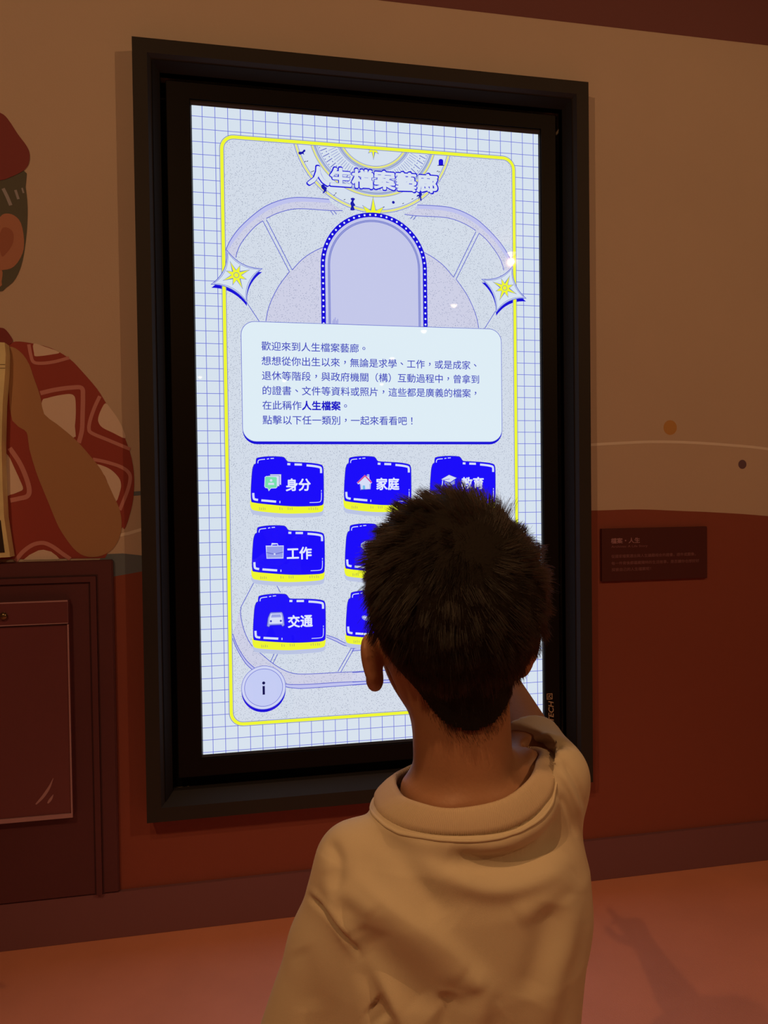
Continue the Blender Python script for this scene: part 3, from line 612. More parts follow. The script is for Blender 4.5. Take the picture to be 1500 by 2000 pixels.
flatmesh('lid_edge', ribbon_geo(rect(l_x+.001, r_x-.001, f_z+.001, t_z-.001, BXF-.0026), .0022, True), M_edge, bx)
box('lid_gap', (l_x+.004, BXF+.0025, f_z-.006), (r_x-.004, BXF+.0042, f_z), M_groove, bx)
kn = P(8, 1203, BXF-.002)
bm = bmesh.new(); n = 20; prof = [(.0, -.012), (.006, -.012), (.010, -.009), (.011, -.006), (.008, -.002), (.008, .0)]
vv = [[bm.verts.new((kn.x+r*math.cos(2*PI*k/n), kn.y+y_, kn.z+r*math.sin(2*PI*k/n))) for r, y_ in prof[1:]] for k in range(n)]
for k in range(n):
    for j in range(4): bm.faces.new((vv[k][j], vv[(k+1) % n][j], vv[(k+1) % n][j+1], vv[k][j+1]))
bm.faces.new([vv[k][0] for k in range(n)][::-1]); me = bpy.data.meshes.new('knob'); bm.to_mesh(me); bm.free()
link('knob', me, mat('knob_bronze', (.25, .20, .12, 1), .3, metal=.9), bx, True)
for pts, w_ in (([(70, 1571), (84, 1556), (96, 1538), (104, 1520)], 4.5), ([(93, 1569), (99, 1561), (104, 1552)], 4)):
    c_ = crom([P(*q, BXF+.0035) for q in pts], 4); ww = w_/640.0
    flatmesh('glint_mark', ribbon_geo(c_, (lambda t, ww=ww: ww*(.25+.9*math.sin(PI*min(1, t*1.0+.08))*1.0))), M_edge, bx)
# ------------------------------------------------------------------ caption plate at the right
pt = [P(1175, 1033, -.012), P(1381, 1028, -.012), P(1382, 1126, -.012), P(1176, 1139, -.012)]
qx0, qx1, qz0, qz1 = pt[0].x, pt[1].x, (pt[2].z+pt[3].z)/2, (pt[0].z+pt[1].z)/2
pl_ = thing('caption_plate', 'dark maroon caption plate with faint lettering right of the screen', 'sign', ((qx0+qx1)/2, -.012, qz0))
box('plate', (qx0, -.012, qz0), (qx1, -.0008, qz1), mat('plate_maroon', alb(46, 12, 7), .45), pl_, bevel=.0008)
M_cap = mat('caption_ink', alb(104, 56, 44), .6); M_cap2 = mat('caption_ink_faint', alb(82, 38, 28), .6)
Zp = lambda x, y: (x/6.25+1160, y/6.25+1010)
def cap(s, a, b, size, m, off=0.0):
    A, B = P(*Zp(*a), -.0128), P(*Zp(*b), -.0128); z_ = (A.z+B.z)/2
    text('caption_text', s, (A.x, A.y, z_), (B.x, A.y, z_), size, m, pl_, offset=off)
cap('檔案・人生', (208, 290), (562, 282), .0185, M_cap, .02)
cap('Archives: A Life Story', (212, 362), (655, 356), .0098, M_cap2, .01)
cap('從國家檔案選出與人生議題相合的證書，證件或圖像，', (212, 475), (1240, 455), .0115, M_cap2, .012)
cap('每一件背後都蘊藏獨特的生活故事，是否讓你也想好好', (214, 558), (1285, 538), .0115, M_cap2, .012)
cap('探索自己的人生檔案呢！', (216, 640), (695, 630), .0115, M_cap2, .012)
# ------------------------------------------------------------------ the boy: bodies and clothes grown from distance fields
import openvdb
class Field:
    def __init__(s, lo, hi, h):
        s.h = h; s.lo = np.array(lo, float); s.n = (np.ceil((np.array(hi)-s.lo)/h)).astype(int)+1
        s.d = np.full(s.n, 1.0, np.float32)
    def _sub(s, a, b, m):
        i0 = np.clip(np.floor((np.array(a)-m-s.lo)/s.h).astype(int), 0, s.n); i1 = np.clip(np.ceil((np.array(b)+m-s.lo)/s.h).astype(int)+1, 0, s.n)
        sl = tuple(slice(p, q) for p, q in zip(i0, i1))
        g = np.ogrid[sl]; return sl, [gg.astype(np.float32)*s.h + s.lo[i] for i, gg in enumerate(g)]
    def mix(s, sl, e, k):
        d = s.d[sl]
        if k > 0:
            h = np.clip(.5+.5*(d-e)/k, 0, 1); s.d[sl] = np.where(d > .9, e, d*(1-h)+e*h-k*h*(1-h))
        else: s.d[sl] = np.minimum(d, e)
    def cap(s, a, b, ra, rb, k=.01, cut=None):
        a = np.array(a, float); b = np.array(b, float); m = max(ra, rb)+k+4*s.h
        sl, (X, Y, Z) = s._sub(np.minimum(a, b), np.maximum(a, b), m)
        v = b-a; L2 = max((v**2).sum(), 1e-12)
        t = np.clip(((X-a[0])*v[0]+(Y-a[1])*v[1]+(Z-a[2])*v[2])/L2, 0, 1)
        e = np.sqrt((X-a[0]-v[0]*t)**2+(Y-a[1]-v[1]*t)**2+(Z-a[2]-v[2]*t)**2)-(ra+(rb-ra)*t)
        if cut is not None: e = np.maximum(e, (X-cut[0][0])*cut[1][0]+(Y-cut[0][1])*cut[1][1]+(Z-cut[0][2])*cut[1][2])
        s.mix(sl, e, k)
    def ell(s, c, r, k=.01, rot=None, cut=False):
        c = np.array(c, float); r = np.array(r, float); m = r.max()+k+4*s.h
        sl, (X, Y, Z) = s._sub(c, c, m)
        x, y, z = X-c[0], Y-c[1], Z-c[2]
        if rot is not None:
            M = rot.inverted() if hasattr(rot, 'inverted') else rot
            x, y, z = (M[0][0]*x+M[0][1]*y+M[0][2]*z, M[1][0]*x+M[1][1]*y+M[1][2]*z, M[2][0]*x+M[2][1]*y+M[2][2]*z)
        k0 = np.sqrt((x/r[0])**2+(y/r[1])**2+(z/r[2])**2)+1e-6; k1 = np.sqrt((x/r[0]**2)**2+(y/r[1]**2)**2+(z/r[2]**2)**2)+1e-6
        e = k0*(k0-1)/k1
        if cut:
            d = s.d[sl]; h = np.clip(.5-.5*(d+e)/k, 0, 1); s.d[sl] = d*(1-h)-e*h+k*h*(1-h)
        else: s.mix(sl, e, k)
    def stack(s, prof, k=.01):
        """prof: (z, cx, cy, rx, ry) rows: an upright body with elliptic sections"""
        p = np.array(prof, float); m = .02
        lo = [(p[:, 1]-p[:, 3]).min(), (p[:, 2]-p[:, 4]).min(), p[0, 0]]; hi = [(p[:, 1]+p[:, 3]).max(), (p[:, 2]+p[:, 4]).max(), p[-1, 0]]
        sl, (X, Y, Z) = s._sub(lo, hi, m)
        f = [np.interp(Z, p[:, 0], p[:, i]) for i in range(1, 5)]
        q = ((np.abs(X-f[0])/f[2])**2.4+(np.abs(Y-f[1])/f[3])**2.4)**(1/2.4)
        e = (q-1)*np.minimum(f[2], f[3])*.9
        e = np.maximum(e, np.maximum(p[0, 0]-Z, Z-p[-1, 0]))
        s.mix(sl, e.astype(np.float32), k)
    def mesh(s, iters=2):
        g = openvdb.FloatGrid(3*s.h); g.copyFromArray(np.clip(s.d, -3*s.h, 3*s.h).astype(np.float32)); g.transform = openvdb.createLinearTransform(s.h)
        pts, quads = g.convertToQuads(0.0); pts = (pts+s.lo).astype(float); quads = quads.astype(int)
        v = np.einsum('ij,ij->i', pts[quads[:, 0]]-s.lo, np.cross(pts[quads[:, 1]]-s.lo, pts[quads[:, 2]]-s.lo)).sum()
        return pts, (quads[:, ::-1].copy() if v < 0 else quads)
def neighbours(quads): 
    e = np.concatenate([quads[:, [i, (i+1) % 4]] for i in range(4)]); return np.concatenate([e, e[:, ::-1]])
def smooth(pts, quads, it=2, lam=.5):
    e = neighbours(quads); cnt = np.bincount(e[:, 0], minlength=len(pts))[:, None]
    for _ in range(it):
        acc = np.stack([np.bincount(e[:, 0], pts[e[:, 1], i], len(pts)) for i in range(3)], 1); pts = pts*(1-lam)+lam*acc/np.maximum(cnt, 1)
    return pts
def vnormals(pts, quads):
    n = np.cross(pts[quads[:, 2]]-pts[quads[:, 0]], pts[quads[:, 3]]-pts[quads[:, 1]])
    vn = np.zeros_like(pts)
    for i in range(4):
        for j in range(3): vn[:, j] += np.bincount(quads[:, i], n[:, j], len(pts))
    return vn/np.maximum(np.linalg.norm(vn, axis=1, keepdims=True), 1e-9)
def npmesh(name, pts, quads, m, parent, smooth_=True):
    me = bpy.data.meshes.new(name); nv, nf = len(pts), len(quads)
    me.vertices.add(nv); me.vertices.foreach_set('co', pts.astype(np.float32).ravel())
    me.loops.add(nf*4); me.loops.foreach_set('vertex_index', quads.astype(np.int32).ravel())
    me.polygons.add(nf); me.polygons.foreach_set('loop_start', np.arange(nf, dtype=np.int32)*4)
    me.update(calc_edges=True); me.validate()
    o = link(name, me, m, parent)
    if smooth_: me.polygons.foreach_set('use_smooth', np.ones(len(me.polygons), bool))
    return o
def drop(pts, quads, bad):
    """remove the faces that touch only bad vertices"""
    return quads[~bad[quads].any(axis=1)]
A_ = lambda *p: np.array(p, float)
Wn = lambda u, v, d: np.array(W(u, v, d))

SKIN = (.38, .20, .12, 1)
M_skin = mat('skin', SKIN, .5, bump=.12, bscale=260, sss=.12)
HC = A_(.306, -1.585, 1.170)                       # middle of the skull
person = thing('person', 'child with short dark hair in a beige T-shirt, seen from behind, pointing at the screen', 'person', (.29, -1.60, 0))

B = Field((.02, -1.80, 0.0), (.58, -1.02, 1.30), .0025)
def hp(x, y, z): return HC+A_(x, y, z)
B.ell(hp(-.001, 0, 0), (.0755, .090, .092), .01)
B.ell(hp(0, -.022, .002), (.070, .066, .080), .02)                 # occiput
B.ell(hp(0, .040, -.060), (.059, .056, .066), .03)                 # face and jaw
B.ell(hp(0, .075, -.098), (.024, .022, .018), .02)                 # chin
B.cap(hp(0, .086, -.020), hp(0, .103, -.050), .007, .011, .012)    # nose
B.ell(hp(0, .096, -.079), (.021, .008, .008), .008)                # lips
for sx in (-1, 1):
    B.ell(hp(sx*.030, .090, -.012), (.017, .012, .011), .008, cut=True)
    B.cap(hp(sx*.012, .090, .006), hp(sx*.046, .078, .004), .007, .006, .012)
    B.ell(hp(sx*.036, .066, -.052), (.022, .022, .022), .02)
# ears
rl = Matrix.Rotation(math.radians(-28), 3, 'Z') @ Matrix.Rotation(math.radians(-12), 3, 'Y') @ Matrix.Rotation(math.radians(-8), 3, 'X'); rr_ = Matrix.Rotation(math.radians(28), 3, 'Z') @ Matrix.Rotation(math.radians(12), 3, 'Y') @ Matrix.Rotation(math.radians(-8), 3, 'X')
EL, ER = hp(-.0775, .012, -.061), hp(.0830, .010, -.056)
for c, r, s in ((EL, rl, -1), (ER, rr_, 1)):
    B.ell(c, (.0085, .018, .025), .006, r); B.ell(c+A_(s*.001, -.001, .012), (.007, .021, .018), .006, r); B.ell(c+A_(-s*.003, .004, -.020), (.008, .012, .011), .006, r)
    B.ell(c+A_(s*.008, .006, .004), (.006, .010, .015), .004, r, cut=True)
NB = A_(.315, -1.612, .982)
B.cap(hp(.008, -.022, -.085), NB, .0435, .045, .02)
B.cap(hp(.004, .008, -.085), NB+A_(0, .03, 0), .038, .042, .03)
SL, SR = A_(.206, -1.604, .920), A_(.402, -1.600, .985)
for S_, q in ((SL, 1), (SR, 1)):
    B.cap(NB+A_(0, -.004, -.022), S_+A_(0, 0, -.002), .030, .030, .025)
B.stack([(.60, .288, -1.60, .100, .072), (.70, .290, -1.60, .090, .066), (.80, .294, -1.602, .100, .068), (.88, .298, -1.604, .112, .072), (.94, .302, -1.606, .104, .062), (.985, .306, -1.608, .06, .045)], .03)
B.ell((.288, -1.605, .600), (.104, .080, .075), .03)
for sx in (-1, 1):
    h_, k_, a_ = A_(.288+sx*.052, -1.60, .575), A_(.288+sx*.058, -1.595, .325), A_(.288+sx*.062, -1.612, .075)
    B.cap(h_, k_, .062, .041, .03); B.cap(k_, k_*.6+a_*.4+A_(0, -.008, 0), .039, .040, .015); B.cap(k_*.6+a_*.4+A_(0, -.008, 0), a_, .040, .026, .015)
    B.cap(a_, a_+A_(sx*.01, .09, -.035), .024, .022, .02); B.cap(a_, a_+A_(0, -.012, -.03), .024, .022, .02)
def arm(sh, el, wr, r0=.033, r1=.027, r2=.019):
    B.cap(sh, el, r0, r1, .02); m_ = el+(wr-el)*.28; B.cap(el, m_, r1, r1*1.02, .01); B.cap(m_, wr, r1*1.02, r2, .01)
# left arm hanging
ELB, WR = A_(.166, -1.600, .750), A_(.156, -1.560, .598); arm(SL, ELB, WR)
def hand(w_, fwd, side, palm_n, curls, lens=(.040, .046, .043, .034), spread=.0125, pointing=False, s=1.0):
    """palm box from the wrist along fwd; four fingers side by side along `side`, each in three bones, thumb from the side"""
    fwd, side, palm_n = [v/np.linalg.norm(v) for v in (fwd, side, palm_n)]
    pe = w_+fwd*.058*s
    for i in range(4):
        o_ = (i-1.5)*.0118*s; B.cap(w_+fwd*.008+side*o_*.6, pe+side*o_*1.05, .0095*s, .0085*s, .006)
    for i in range(4):
        o_ = (i-1.5)*spread*s; p = pe+side*o_; d = fwd+side*(i-1.5)*.05; L_ = lens[i]*s; c = curls[i]; r = .0066*s; d = d/np.linalg.norm(d)
        for j, fr_ in enumerate((.45, .31, .24)):
            ca = c*(.8 if j == 0 else 1.0); d = d*math.cos(ca)+palm_n*math.sin(ca); d = d/np.linalg.norm(d)
            q = p+d*L_*fr_*1.25; B.cap(p, q, r, r*.9, .0015); r *= .9; p = q
    b0 = w_+fwd*.014*s-side*.016*s+palm_n*.004; b1 = b0+(fwd*.75-side*.55+palm_n*.35)*.030*s; b2 = b1+(fwd*.95-side*.12+palm_n*.3)*.024*s
    b3 = b2+(fwd*.98+palm_n*.2)*.014*s
    B.cap(b0, b1, .0105*s, .0085*s, .006); B.cap(b1, b2, .0080*s, .0072*s, .0015); B.cap(b2, b3, .0072*s, .0062*s, .0015)
hand(WR, A_(-.03, .12, -1.0), A_(.1, -.95, -.1)*-1*-1, A_(1, .1, 0), (.28, .30, .34, .40))
# right arm raised, pointing at the screen behind the head
ELR, WRR = Wn(956, 1322, .965), Wn(892, 1222, 1.12); arm(SR+A_(0, .005, .004), ELR, WRR, .034, .030, .019)
fw = WRR-ELR; fw = fw/np.linalg.norm(fw)+A_(0, .4, .1)
hand(WRR, fw, A_(1, .1, 0), A_(0, .1, -1), (.05, .75, .85, .9))
# the shirt's field is laid out first, so that the body can be kept inside the cloth
T = Field((.04, -1.78, .52), (.54, -1.40, 1.10), .0025)
T.stack([(.545, .288, -1.605, .136, .096), (.65, .288, -1.605, .134, .094), (.75, .292, -1.608, .132, .094), (.83, .298, -1.610, .132, .094), (.90, .300, -1.610, .124, .086), (.94, .302, -1.610, .100, .077), (.962, .304, -1.610, .074, .066)], .03)
T.cap(NB+A_(-.03, -.006, -.036), SL+A_(.0, -.004, .004), .038, .036, .02)
T.cap(NB+A_(.04, -.006, -.026), SR+A_(.0, -.002, .001), .036, .037, .02)
T.cap(SL, SL+(ELB-SL)*.45+A_(-.004, 0, 0), .038, .045, .02); axl = (ELB-SL)/np.linalg.norm(ELB-SL); CL = SL+axl*.175; T.cap(SL+(ELB-SL)*.45+A_(-.004, 0, 0), SL+(ELB-SL)*1.4+A_(-.014, 0, 0), .045, .054, .012, (CL, axl))
CU = (SR+A_(0, .005, .004))*.73+ELR*.27
axr = (CU-SR)/np.linalg.norm(CU-SR); T.cap(SR+A_(.0, .005, .002), CU+axr*.03, .039, .038, .015, (CU, axr))
T.cap(SR, A_(.392, -1.61, .86), .034, .04, .03)
inner = [Wn(783, 1548, .752), Wn(820, 1567, .718), Wn(885, 1578, .700), Wn(975, 1562, .704), Wn(1028, 1526, .727), Wn(1046, 1490, .757), Wn(1037, 1464, .785), A_(.325, -1.520, .992), A_(.262, -1.548, .985)]
outer = [Wn(736, 1582, .750), Wn(785, 1617, .710), Wn(880, 1632, .689), Wn(985, 1622, .692), Wn(1052, 1584, .712), Wn(1082, 1530, .740), Wn(1066, 1474, .790), A_(.325, -1.498, .960), A_(.246, -1.535, .965)]
oc = np.array(crom([Vector(p) for p in outer], 12, True)); ic = np.array(crom([Vector(p) for p in inner], 12, True))
occ = oc.mean(0); oin = oc+(occ-oc)*.10-A_(0, 0, .012)
for i in range(len(oc)): T.cap(oin[i], oin[(i+1) % len(oc)], .006, .006, .014)
ctr = oc.mean(0); oa = np.arctan2(oc[:, 0]-ctr[0], oc[:, 1]-ctr[1]); order = np.argsort(oa); oa, orad, oz = oa[order], np.hypot(oc[:, 0]-ctr[0], oc[:, 1]-ctr[1])[order], oc[:, 2][order]
oa3 = np.concatenate([oa-2*PI, oa, oa+2*PI])
ia = np.arctan2(ic[:, 0]-ctr[0], ic[:, 1]-ctr[1]); io = np.argsort(ia); ia, irad, iz = ia[io], np.hypot(ic[:, 0]-ctr[0], ic[:, 1]-ctr[1])[io], ic[:, 2][io]; ia3 = np.concatenate([ia-2*PI, ia, ia+2*PI])
T0 = T.d.copy(); gx, gy, gz = [g_.astype(np.float32)*T.h+T.lo[i] for i, g_ in enumerate(np.ogrid[tuple(slice(0, n) for n in T.n)])]
ga = np.arctan2(gx-ctr[0]+0*gy, gy-ctr[1]+0*gx); gr = np.hypot(gx-ctr[0], gy-ctr[1])
T.d = np.maximum(T.d, np.minimum(np.interp(ga, oa3, np.tile(orad, 3))-.004-gr, gz-(np.interp(ga, oa3, np.tile(oz, 3))-.016))).astype(np.float32)
off = np.round((T.lo-B.lo)/B.h).astype(int); hi_ = np.minimum(off+T.n, B.n); sB = tuple(slice(a, b) for a, b in zip(off, hi_)); tn_ = hi_-off
td = T0[:tn_[0], :tn_[1], :tn_[2]]; gx, gy, gz = [np.ogrid[sB][i].astype(np.float32)*B.h+B.lo[i] for i in range(3)]
ga = np.arctan2(gx-ctr[0]+0*gy, gy-ctr[1]+0*gx); gr = np.hypot(gx-ctr[0], gy-ctr[1])
iR = np.interp(ga, ia3, np.tile(irad, 3))-.004; iZ = np.interp(ga, ia3, np.tile(iz, 3))
free = ((gr < iR) & (gz > .94)) | ((gz > iZ+.006) & (gr < .12) & (gy < CU[1]-.02) & (gx < .385))
free |= (gx > .372) & (gz > .955) & (gy > -1.585)
inside = (gz > .765) & (gy < CU[1]-.015) & ~free
B.d[sB] = np.where(inside, np.maximum(B.d[sB], td+.014), B.d[sB])
bp, bq = B.mesh(); bp = smooth(bp, bq, 2); b2 = smooth(bp, bq, 14); m_ = (np.clip((1.035-bp[:, 2])/.02, 0, 1)*np.clip((bp[:, 2]-.94)/.02, 0, 1)*(bp[:, 1] < -1.54)*(bp[:, 0] > .20)*(bp[:, 0] < .42))[:, None]; bp = bp*(1-m_)+b2*m_
npmesh('body', bp, bq, M_skin, person); bn = vnormals(bp, bq)
# eyes and lips
M_eye = mat('eye_white', (.8, .78, .75, 1), .2); M_iris = mat('eye_dark', (.02, .012, .008, 1), .15); M_lip = mat('lip', (.42, .15, .11, 1), .45)
def ball(name, c, r, m, parent, seg=16):
    bm = bmesh.new(); bmesh.ops.create_uvsphere(bm, u_segments=seg, v_segments=seg//2+2, radius=1)
    for v in bm.verts: v.co = Vector(c)+Vector((v.co.x*r[0], v.co.y*r[1], v.co.z*r[2]))
    me = bpy.data.meshes.new(name); bm.to_mesh(me); bm.free(); return link(name, me, m, parent, True)
for sx in (-1, 1):
    e = ball('eye', hp(sx*.030, .0725, -.012), (.011, .011, .0095), M_eye, person)
    ball('iris', hp(sx*.030, .0800, -.012), (.005, .004, .005), M_iris, e)

# ------------------------------------------------------------------ shorts and shoes
M_short = mat('shorts_navy', (.03, .035, .05, 1), .8, bump=.3, bscale=200)
F = Field((.10, -1.74, .30), (.48, -1.46, .70), .004)
F.stack([(.52, .288, -1.602, .118, .092), (.58, .288, -1.602, .122, .094), (.665, .288, -1.600, .106, .080)], .01)
for sx in (-1, 1): F.cap((.288+sx*.056, -1.60, .555), (.288+sx*.064, -1.597, .385), .072, .068, .012)
fp, fq = F.mesh(); fp = smooth(fp, fq, 2)
fq = drop(fp, fq, (fp[:, 2] < .352) | (fp[:, 2] > .662)); so = npmesh('shorts', fp, fq, M_short, person)
sm = so.modifiers.new('thick', 'SOLIDIFY'); sm.thickness = .003; sm.offset = -1
M_shoe = mat('shoe_white', (.55, .54, .52, 1), .55); M_sole = mat('shoe_sole', (.75, .73, .70, 1), .6); M_lace = mat('lace', (.8, .8, .78, 1), .8)
for sx in (-1, 1):
    cx = .288+sx*.066
    F = Field((cx-.07, -1.72, 0), (cx+.07, -1.44, .13), .003)
    F.cap((cx, -1.64, .042), (cx+sx*.006, -1.53, .034), .036, .030, .01); F.cap((cx, -1.635, .05), (cx-sx*.002, -1.618, .082), .037, .038, .015)
    F.d = np.maximum(F.d, (.012-(np.arange(F.n[2])*F.h))[None, None, :].astype(np.float32))
    q_, w_ = F.mesh(); q_ = smooth(q_, w_, 2); sh = npmesh('shoe', q_, w_, M_shoe, person)
    ol = [Vector((cx+sx*.003+(.037+.002*math.cos(a))*math.sin(a), -1.582+.096*math.cos(a), 0)) for a in np.linspace(0, 2*PI, 28, endpoint=False)]
    pyd('sole', ol+[p+Vector((0, 0, .016)) for p in ol], [(i, (i+1) % 28, 28+(i+1) % 28, 28+i) for i in range(28)]+[tuple(range(28)), tuple(range(28, 56))], M_sole, sh)
    for j in range(4):
        y_ = -1.585+.018*j; z_ = .079-.006*j
        c_ = [Vector((cx-.017, y_, z_-.006)), Vector((cx, y_+.002, z_+.002)), Vector((cx+.017, y_, z_-.006))]
        pyd('lace', [p+Vector((0, dy, dz)) for p in crom(c_, 4) for dy, dz in ((-.0025, 0), (0, .002), (.0025, 0), (0, -.002))], [(4*i+k, 4*i+(k+1) % 4, 4*i+4+(k+1) % 4, 4*i+4+k) for i in range(8) for k in range(4)], M_lace, sh)

# ------------------------------------------------------------------ T-shirt
tp, tq = T.mesh(); tp = smooth(tp, tq, 3)
# sculpted folds: ridges (+) and hollows (-) along lines on the back of the shirt
def proj(p):
    d = p-np.array(CAM); z = d@np.array(_F); return np.stack([750+FOC*(d@np.array(_R))/z, 1000-FOC*(d@np.array(_U))/z], 1)
tn = vnormals(tp, tq); uv = proj(tp); facing = np.clip(-((tp-np.array(CAM))*tn).sum(1)/np.linalg.norm(tp-np.array(CAM), axis=1), 0, 1)
def fold(pts, wd, h, taper=True, soft=None):
    global disp
    pl_ = np.array([(p.x, p.z) for p in crom([Vector((q[0], 0, q[1])) for q in pts], 6)])
    best = np.full(len(uv), 1e9); bt = np.zeros(len(uv)); side = np.zeros(len(uv)); n = len(pl_)-1
    for i in range(n):
        a, b = pl_[i], pl_[i+1]; v = b-a; L2 = (v**2).sum()+1e-9; t = np.clip(((uv-a)@v)/L2, 0, 1); q = uv-a-t[:, None]*v; d = np.hypot(q[:, 0], q[:, 1])
        m_ = d < best; best[m_] = d[m_]; bt[m_] = (i+t[m_])/n; side[m_] = np.sign(q[m_, 0]*v[1]-q[m_, 1]*v[0])
    wv = np.where(side > 0, wd, wd if soft is None else soft)
    a = np.exp(-(best/wv)**2)
    if taper: a = a*np.clip(np.sin(PI*np.clip(bt, .04, .96))*1.6, 0, 1)
    disp += 1.35*h*a*np.clip(facing*1.8, 0, 1)
disp = np.zeros(len(tp)); tn0 = tn.copy(); tp0 = tp.copy()
FOLDS = [
 ([(670, 1700), (770, 1780), (870, 1850), (950, 1935)], 22, .0050, 55), ([(705, 1800), (745, 1870), (800, 1930), (850, 1990)], 44, -.0060, None), ([(690, 1690), (760, 1700), (850, 1760), (900, 1800)], 30, -.0022, None),
 ([(735, 1790), (700, 1760), (660, 1730)], 22, .003, None), ([(865, 1668), (940, 1690), (1020, 1684), (1100, 1640)], 24, -.0050, None),
 ([(850, 1700), (950, 1735), (1040, 1722), (1120, 1670)], 24, .0045, None), ([(640, 1700), (660, 1780), (700, 1860), (760, 1960), (800, 2060)], 18, .0055, None),
 ([(690, 1830), (720, 1900), (760, 2000), (775, 2080)], 20, -.006, None), ([(596, 1745), (640, 1782), (680, 1832), (700, 1875)], 6, -.0034, None), ([(606, 1736), (650, 1772), (692, 1824)], 7, .0016, None),
 ([(900, 1900), (940, 1930), (930, 2000), (915, 2080)], 26, .0045, None), ([(880, 1935), (870, 2000), (850, 2080)], 20, -.005, None),
 ([(1120, 1740), (1110, 1830), (1080, 1920), (1060, 2060)], 24, .004, None), ([(1080, 1760), (1060, 1850), (1030, 1960)], 30, -.0035, None),
 ([(1090, 1500), (1115, 1540), (1135, 1590), (1145, 1650)], 6, .0022, None), ([(1100, 1480), (1130, 1530), (1150, 1590)], 6, -.002, None), ([(1080, 1530), (1110, 1580), (1130, 1640)], 6, -.002, None),
 ([(1070, 1480), (1095, 1450), (1130, 1460)], 5, -.002, None), ([(1040, 1445), (1070, 1435), (1110, 1440)], 5, .002, None), ([(1035, 1460), (1070, 1452), (1105, 1458)], 5, -.0032, None),
 ([(640, 1640), (660, 1680), (655, 1740)], 14, -.003, None), ([(730, 1640), (780, 1670), (830, 1740), (860, 1800)], 26, -.003, None), ([(1000, 1790), (1060, 1760), (1120, 1700)], 24, .003, None),
 ([(720, 1965), (735, 1980), (745, 2010)], 20, -.005, None), ([(580, 1850), (600, 1900), (610, 1980)], 26, -.002, None)]
for pts, wd, h, sf in FOLDS: fold(pts, wd, h, True, sf)
# fine creases over the whole cloth
rs = np.random.default_rng(3)
for _ in range(26):
    kv = rs.normal(size=3)*A_(26, 26, 20); disp += .00022*np.sin(tp@kv+rs.uniform(0, 6.28))
lowz = np.clip((.86-tp[:, 2])/.2, 0, 1); ang = np.arctan2(tp[:, 0]-.286, tp[:, 1]+1.606)
disp += lowz*(.004*np.sin(ang*6+tp[:, 2]*9)+.002*np.sin(ang*11+1.3-tp[:, 2]*14))*(tp[:, 0] > .20)
tp = tp+tn*disp[:, None]
# openings: neck, hem, cuffs
va = np.arctan2(tp0[:, 0]-ctr[0], tp0[:, 1]-ctr[1]); vr = np.hypot(tp0[:, 0]-ctr[0], tp0[:, 1]-ctr[1])
neck = (tn0[:, 2] > .45) & (vr < np.interp(va, oa3, np.tile(orad, 3))-.0075) & (tp0[:, 2] > .93) & (tp0[:, 2] < np.interp(va, oa3, np.tile(oz, 3))-.006)
cuffl = (np.abs((tp0-CL)@axl) < .005) & (tn0@axl > .75) & (tp[:, 0] < .23); cuffr = (np.abs((tp0-CU)@axr) < .005) & (tn0@axr > .75)
hem = tp[:, 2] < .553
tq2 = drop(tp, tq, neck | cuffl | cuffr | hem)
M_shirt = mat('shirt_beige', (.62, .56, .43, 1), .85, bump=.22, bscale=2400, sheen=.15)
ed = np.sort(np.concatenate([tq2[:, [i, (i+1) % 4]] for i in range(4)]), 1); ue, cn = np.unique(ed, axis=0, return_counts=True); bv = np.unique(ue[cn == 1])
for ax_, c0_, off_, near in ((axr, CU, -.001, .02), (axl, CL, -.001, .02), (A_(0, 0, -1), A_(0, 0, .553), 0, .02)):      # even cut edges
    t_ = (tp[bv]-c0_)@ax_-off_; m_ = np.abs(t_) < .005; m_ &= np.linalg.norm(tp[bv]-(c0_+ax_*((tp[bv]-c0_)@ax_)[:, None]), axis=1) < (.2 if c0_[2] < .6 else .08)
    if c0_ is CU: m_ &= tp[bv][:, 1] > CU[1]-.05
    tp[bv[m_]] -= ax_*t_[m_][:, None]
used = np.unique(tq2); remap = -np.ones(len(tp), int); remap[used] = np.arange(len(used))
ts = npmesh('t_shirt', tp[used], remap[tq2], M_shirt, person)
sm = ts.modifiers.new('thick', 'SOLIDIFY'); sm.thickness = .0022; sm.offset = -1
# ribbed collar: a band from the seam up to the neckline, rolled over at the top
M_rib = mat('collar_rib', (.66, .55, .41, 1), .85)
nt = M_rib.node_tree; tc = nt.nodes.new('ShaderNodeTexCoord'); sep = nt.nodes.new('ShaderNodeSeparateXYZ'); nt.links.new(tc.outputs['UV'], sep.inputs[0])
mm = nt.nodes.new('ShaderNodeMath'); mm.operation = 'MULTIPLY'; mm.inputs[1].default_value = 2*PI*230; nt.links.new(sep.outputs[0], mm.inputs[0])
sn = nt.nodes.new('ShaderNodeMath'); sn.operation = 'SINE'; nt.links.new(mm.outputs[0], sn.inputs[0]); bu = nt.nodes.new('ShaderNodeBump'); bu.inputs['Strength'].default_value = .5; bu.inputs['Distance'].default_value = .0008
nt.links.new(sn.outputs[0], bu.inputs['Height']); nt.links.new(bu.outputs[0], nt.nodes['Principled BSDF'].inputs['Normal'])
cm = (oc+ic)/2; cc = cm.mean(0); rows_ = []
